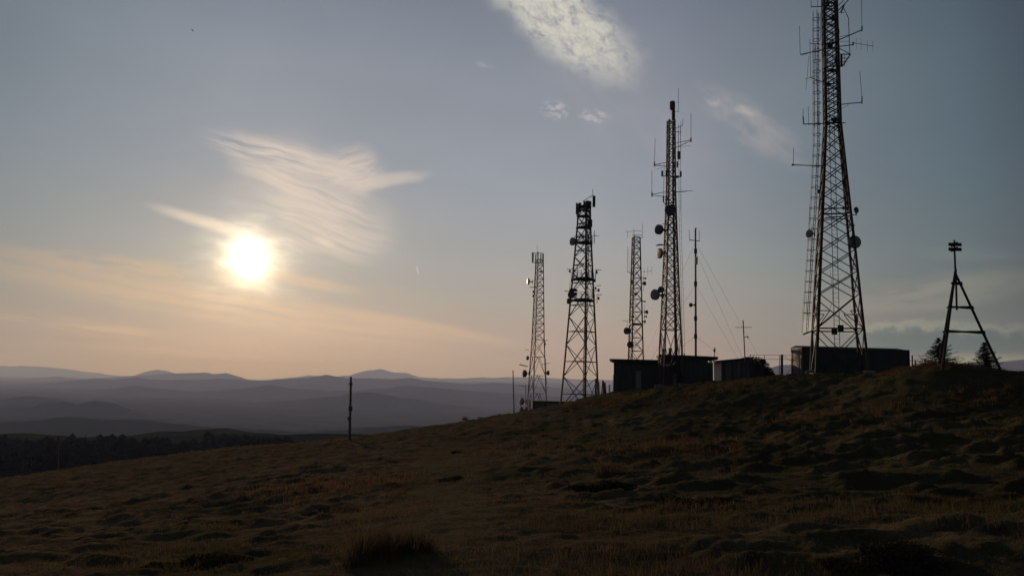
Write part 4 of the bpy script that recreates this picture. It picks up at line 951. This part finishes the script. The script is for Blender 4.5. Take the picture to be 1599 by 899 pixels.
MB().prism([(x0d - .54, YD - .26, zl - .06), (x0d - .503, YD - .26, zl - .06), (x0d - .503, YD - .26, zl + .1), (x0d - .54, YD - .26, zl + .1)], (0, dep + .4, 0)).build('fascia', M['pale'], b3)
k = 0; xx = x0d + .05
while xx < x1d - .15:
    w = .26; MB().box((xx + w / 2, YD - .02 - .012 * (k % 2), (min(zl, zr) - 1.2) / 2), w - .03, .05, min(zl, zr) + 1.15).build('wall_panel', M['shed'] if k % 3 else M['wall_dark'], b3); xx += w; k += 1
# low lean-to right of it
xe = xat(1191, 580, YD + 2)
b3b = thing('lean_to', (x1d + .8, YD + 2.5, gz(x1d + 1, YD + 2)), 'low dark lean-to joined to the right side of the sheet shed, under the bush', 'shed')
MB().box(((x1d + .12 + xe) / 2, YD + 2.6, -.2), xe - x1d - .12, 1.6, Zr(1185, 570, YD + 2) * 2 + .4).build('wall', M['wall_dark'], b3b)
MB().box(((x1d + .12 + xe) / 2, YD + 2.55, Zr(1185, 570, YD + 2) + .05), xe - x1d - .0, 1.8, .07).build('roof', M['roof'], b3b)
# long container
YE = 62.4; rzE = R(-1.0); x0e, x1e = xat(1252.5, 565, YE), xat(1419.5, 565, YE); ztE = Zr(1252, 541.5, YE); zbE = Zr(1252, 590, YE) - .25
b4 = thing('equipment_container', ((x0e + x1e) / 2, YE + 1.2, zbE), 'long dark windowless container with grey end doors, behind the tallest tower', 'container')
dE = 2.44
MB().box(((x0e + x1e) / 2, YE + dE / 2, (ztE + zbE) / 2), x1e - x0e, dE, ztE - zbE).build('body', M['container'], b4)
MB().prism([(x0e - .06, YE - .06, ztE + .01), (x0e - .06, YE + dE / 2, ztE + .17), (x0e - .06, YE + dE + .06, ztE + .01)], (x1e - x0e - .35, 0, 0)).build('roof', M['roof'], b4)
for s in range(2):
    yy = YE + .12 + s * 1.12
    d_ = MB().box((x0e - .03, yy + .54, (ztE + zbE) / 2), .05, 1.08, ztE - zbE - .2).build('end_door', M['container_end'], b4)
    MB().tube((x0e - .08, yy + .3 + .4 * s, zbE + .2), (x0e - .08, yy + .3 + .4 * s, ztE - .2), .02, k=5).build('locking_bar', M['steel'], d_)
MB().box((x0e + .0, YE - .02, (ztE + zbE) / 2), .10, .08, ztE - zbE).build('corner_post', M['container_end'], b4)
MB().box((x1e - .0, YE - .02, (ztE + zbE) / 2), .10, .08, ztE - zbE).build('corner_post', M['container'], b4)
npan = 12
for k in range(npan):
    w = (x1e - x0e - .3) / npan; MB().box((x0e + .15 + (k + .5) * w, YE - .012, (ztE + zbE) / 2), w * .55, .04, ztE - zbE - .25).build('wall_panel', M['container'], b4)
MB().box((xat(1272, 580, YE - .3), YE - .15, Zr(1272, 579, YE)), .5, .2, .15).build('meter_box', M['pale'], b4)
# concrete edge in front of the gap
MB().box((xat(1207, 590, 63), 63.3, Zr(1207, 592, 63) - .12), 3.6, 1.6, .4).build('concrete_slab', M['concrete'])
tag(bpy.data.objects['concrete_slab'], 'low concrete slab on the ground between the sheet shed and the long container', 'slab')
# small shed by the leftmost tower
YF = 94.0; x0f, x1f = xat(831, 635, YF), xat(884, 635, YF); zf0, zf1 = Zr(831, 626.5, YF), Zr(884, 628, YF)
b5 = thing('corrugated_shed', ((x0f + x1f) / 2, YF + 1, gz((x0f + x1f) / 2, YF)), 'low corrugated shed half sunk behind the slope at the foot of the leftmost tower', 'shed')
MB().prism([(x0f, YF, zf0 - 2.6), (x1f, YF, zf0 - 2.6), (x1f, YF, zf1), (x0f, YF, zf0)], (0, 3, 0)).build('wall', M['shed'], b5)
MB().prism([(x0f - .12, YF - .15, zf0 + .01), (x1f + .12, YF - .15, zf1 + .01), (x1f + .12, YF - .15, zf1 + .1), (x0f - .12, YF - .15, zf0 + .1)], (0, 3.3, 0)).build('roof', M['roof'], b5)
for k in range(13):
    xx = x0f + .15 + k * (x1f - x0f - .3) / 12; MB().tube((xx, YF - .01, zf0 - 2.5), (xx, YF - .01, zf0 - .14), .07, k=6).build('corrugation', M['shed'], b5)

# ------------------------------------------------------------------ fences
def fence(name, posts, Y, label, wires, pr=.05, m='steel', mesh=None, wr=.012):
    b = P(posts[0][0], posts[0][2], Y); o = thing(name, (b.x, b.y, gz(b.x, b.y)), label, 'fence')
    for px, top, bot, r_ in posts:
        q = P(px, bot, Y); g_ = gz(q.x, q.y); MB().tube((q.x, q.y, min(q.z, g_) - .2), P(px, top, Y), r_, k=6).build('post', M[m], o)
    for (a, b_, c_, d_) in wires: MB().tube(P(a, b_, Y - .02), P(c_, d_, Y - .02), wr, k=4).build('wire', M['wire'], o)
    if mesh:
        mb = MB(); xa, xb, ra, rb, nx = mesh
        for k in range(nx + 1): px = xa + (xb - xa) * k / nx; mb.tube(P(px, ra, Y), P(px, rb, Y), .009, k=3, cap=False)
        for k in range(5): row = ra + (rb - ra) * k / 4; mb.tube(P(xa, row, Y), P(xb, row, Y), .009, k=3, cap=False)
        mb.build('wire_mesh', M['wire'], o, kind='stuff')
    return o
fence('wire_fence', [(1171.5, 553.5, 590, .035), (1193.5, 554.5, 586, .025), (1217.5, 555, 590, .03), (1221, 553.5, 592, .10), (1238, 555, 590, .03)], 64.6, 'tall wire fence with one thick post between the sheet shed and the long container',
      [(1171, 554, 1240, 554.5), (1193, 560.5, 1240, 561), (1222, 555, 1240, 566), (1222, 590, 1240, 572)], wr=.02)
fence('mesh_fence', [(1424.5, 554.5, 580, .05), (1429, 562, 580, .05), (1444.5, 560, 574, .05), (1461, 560, 574, .04)], 56, 'low mesh fence between the long container and the spruce by the survey tripod',
      [(1427, 554.5, 1458, 556), (1421, 563, 1429, 562)], mesh=(1429, 1462, 560, 574, 16), wr=.018)
fw = thing('post_fence', (P(940, 610, 78).x, 78, gz(P(940, 610, 78).x, 78)), 'row of leaning dark wooden stakes between the platform tower and the left hut', 'fence')
for px, top, bot, r_, ln in ((930.5, 591.5, 616, .13, 0), (935.5, 596, 614, .08, .5), (939.5, 593, 613, .06, -1.5), (943, 594, 611, .10, .8), (946, 597, 610, .11, 1.5), (951.5, 600, 608, .07, 0), (958, 585, 608, .04, 0)):
    q = P(px, bot, 78); g_ = gz(q.x, q.y); MB().tube((q.x, q.y, min(q.z, g_) - .2), P(px - ln, top, 78), r_, r_ * .7, k=6).build('stake', M['wood'], fw)
MB().tube(P(951, 602, 78), P(958, 600, 78), .015, k=4).build('wire', M['wire'], fw)

# ------------------------------------------------------------------ survey tripod
ap = P(1491.5, 426, 40); ta_ = thing('survey_tripod', (ap.x, 40, gz(ap.x, 40)), 'black timber survey pyramid with two crossed target boards on its mast, far right', 'survey marker')
feet = []
for px, row, Y in ((1470.5, 574, 38.6), (1465.5, 572, 41.6), (1565.5, 579, 40.2)):
    q = P(px, row, Y); q.z = min(q.z, gz(q.x, q.y)) - .15; feet.append(q)
    d_ = (ap - q); MB().tube(q, ap + d_ * .012, .075, .06, 8).build('leg', M['black'], ta_)
def onleg(i, row):
    z = P(1491, row, 40).z; t = (z - feet[i].z) / (ap.z - feet[i].z); return feet[i].lerp(ap, t)
for row in (441, 478, 516):
    for i, j in ((0, 1), (1, 2), (2, 0)):
        a, b = onleg(i, row + (2.5 if i == 0 or j == 0 else 0)), onleg(j, row + (2.5 if i == 0 or j == 0 else 0)); e = (b - a).normalized() * .12
        MB().tube(a - e, b + e, .05, k=6).build('cross_beam', M['black'], ta_)
MB().tube(P(1494, 484, 40), P(1492.5, 420, 40), .05, k=6).build('king_post', M['black'], ta_)
MB().tube(P(1492, 428, 40), P(1490, 375, 40), .05, .045, k=6).build('mast', M['black'], ta_)
for row in (382, 389.5):
    c_ = P(1490.3, row, 40)
    MB().box(c_ + Vector((0, -.06, 0)), .68, .04, .17, 0, 0).build('target_board', M['black'], ta_)
    MB().box(c_ + Vector((0, 0, .01)), .60, .04, .19, R(90)).build('target_board', M['black'], ta_)

# ------------------------------------------------------------------ spruces and the bush
def spruce(px, row, top, Y, wpx, label, seed):
    r_ = np.random.default_rng(seed); b = P(px, row, Y); b.z = min(b.z, gz(b.x, b.y)); t = P(px, top, Y); h = t.z - b.z; w = wpx * Y / FPX / 2
    o = thing('spruce_tree', b, label, 'tree', 'young spruces at the survey tripod')
    MB().tube(b - Vector((0, 0, .1)), b + Vector((0, 0, h)), .05, .008, 6).build('trunk', M['bark'], o)
    mb = MB()
    for i in range(280):
        f = (i + .5) / 280; f = f ** .95; z = h * (.06 + .92 * f); ln = w * (1 - f) ** .85 * r_.uniform(.5, 1.2) + .05; a = r_.uniform(0, 6.28)
        d = Vector((math.cos(a), math.sin(a), r_.uniform(-.25, .45))); p0 = b + Vector((0, 0, z)); st = max(3, int(ln / .045))
        for s in range(1, st + 1):
            p = p0 + d * ln * s / st
            for q in range(4):
                v = Vector(r_.normal(size=3)); v = (v.normalized() + d * .6).normalized() * r_.uniform(.05, .11); u = v.orthogonal().normalized() * .014
                k = len(mb.v); mb.v += [p - u, p + u, p + v]; mb.f.append((k, k + 1, k + 2))
    mb.build('crown', M['spruce'], o)
spruce(1468, 577, 527, 46, 64, 'young spruce seen through the left legs of the survey tripod', 3)
spruce(1540, 579, 534, 43, 44, 'smaller pointed spruce standing between the legs of the survey tripod', 4)
g = P(1184, 586, 70); g.z = gz(g.x, g.y)
bs = thing('bush', g, 'rounded leafy bush behind the sheet shed, left of the long container', 'bush')
mb = MB(); st = MB()
for (px, row, rw) in ((1168, 564, 9), (1180, 565, 12), (1190, 572, 12), (1198, 580, 10), (1176, 574, 12), (1186, 580, 14), (1162, 563, 6), (1204, 585, 6), (1191, 564, 5)):
    c_ = P(px, row, 70 + rng.uniform(-.5, .6)); s_ = rw * 70 / FPX; leafball(mb, c_, s_, s_, s_ * .8, 700, .075); st.tube(g, c_, .04, .015, 5)
mb.build('foliage', M['leaf'], bs); st.build('branches', M['bark'], bs)
# small weeds on the skyline
for px, row, hh in ((726, 661, 7), (748, 657, 5), (780, 652, 5), (562, 684, 4)):
    gg = P(px, row + 2, 66); gg.z = gz(gg.x, gg.y)
    k = 10; pos = np.stack([rng.normal(0, .12, k), rng.normal(0, .12, k), np.zeros(k)], -1)
    o = tufts('weed', pos, np.full(k, hh * 66 / FPX), 7, np.full(k, .03), M['blades'], spread=.5); o.location = gg
    tag(o, {726: 'tallest dark weed clump on the skyline left of the leftmost tower', 748: 'second weed clump on the skyline, right of the tallest one', 780: 'weed clump on the skyline nearest the thin bare pole', 562: 'weed clump on the skyline beside the single dark pole'}[px], 'weed', 'weeds on the skyline')
# a bird
bp = P(301, 48, 140); bd = thing('bird', bp, 'tiny dark bird gliding high in the upper left sky', 'bird')
MB().lathe(bp, (1, .2, -.1), [(-.22, .01), (-.12, .04), (0, .055), (.12, .035), (.2, .008)], 8).build('body', M['bird'], bd)
for s in (-1, 1): MB().prism([bp + Vector((.06, 0, .02)), bp + Vector((-.08, 0, .02)), bp + Vector((-.12, s * .25, .09)), bp + Vector((-.2, s * .42, .04)), bp + Vector((0, s * .26, .1))], (0, 0, .012)).build('wing', M['bird'], bd)

# ------------------------------------------------------------------ haze
HD = 4.5e-5
hz = MB().box((0, 10000, 270), 110000, 84000, 1220).build('haze', bpy.data.materials.new('thin_evening_haze'), None, kind='stuff')
hm = hz.data.materials[0]; hm.use_nodes = True; t = hm.node_tree; t.nodes.clear()
pv = t.nodes.new('ShaderNodeVolumePrincipled'); pv.inputs['Color'].default_value = (.51, .61, 1.0, 1); pv.inputs['Density'].default_value = HD; pv.inputs['Anisotropy'].default_value = 0.21; pv.inputs['Absorption Color'].default_value = (1, 1, 1, 1)
oo = t.nodes.new('ShaderNodeOutputMaterial'); t.links.new(pv.outputs[0], oo.inputs['Volume'])
hz['label'] = 'thin evening haze over the whole valley'; hz['category'] = 'haze'
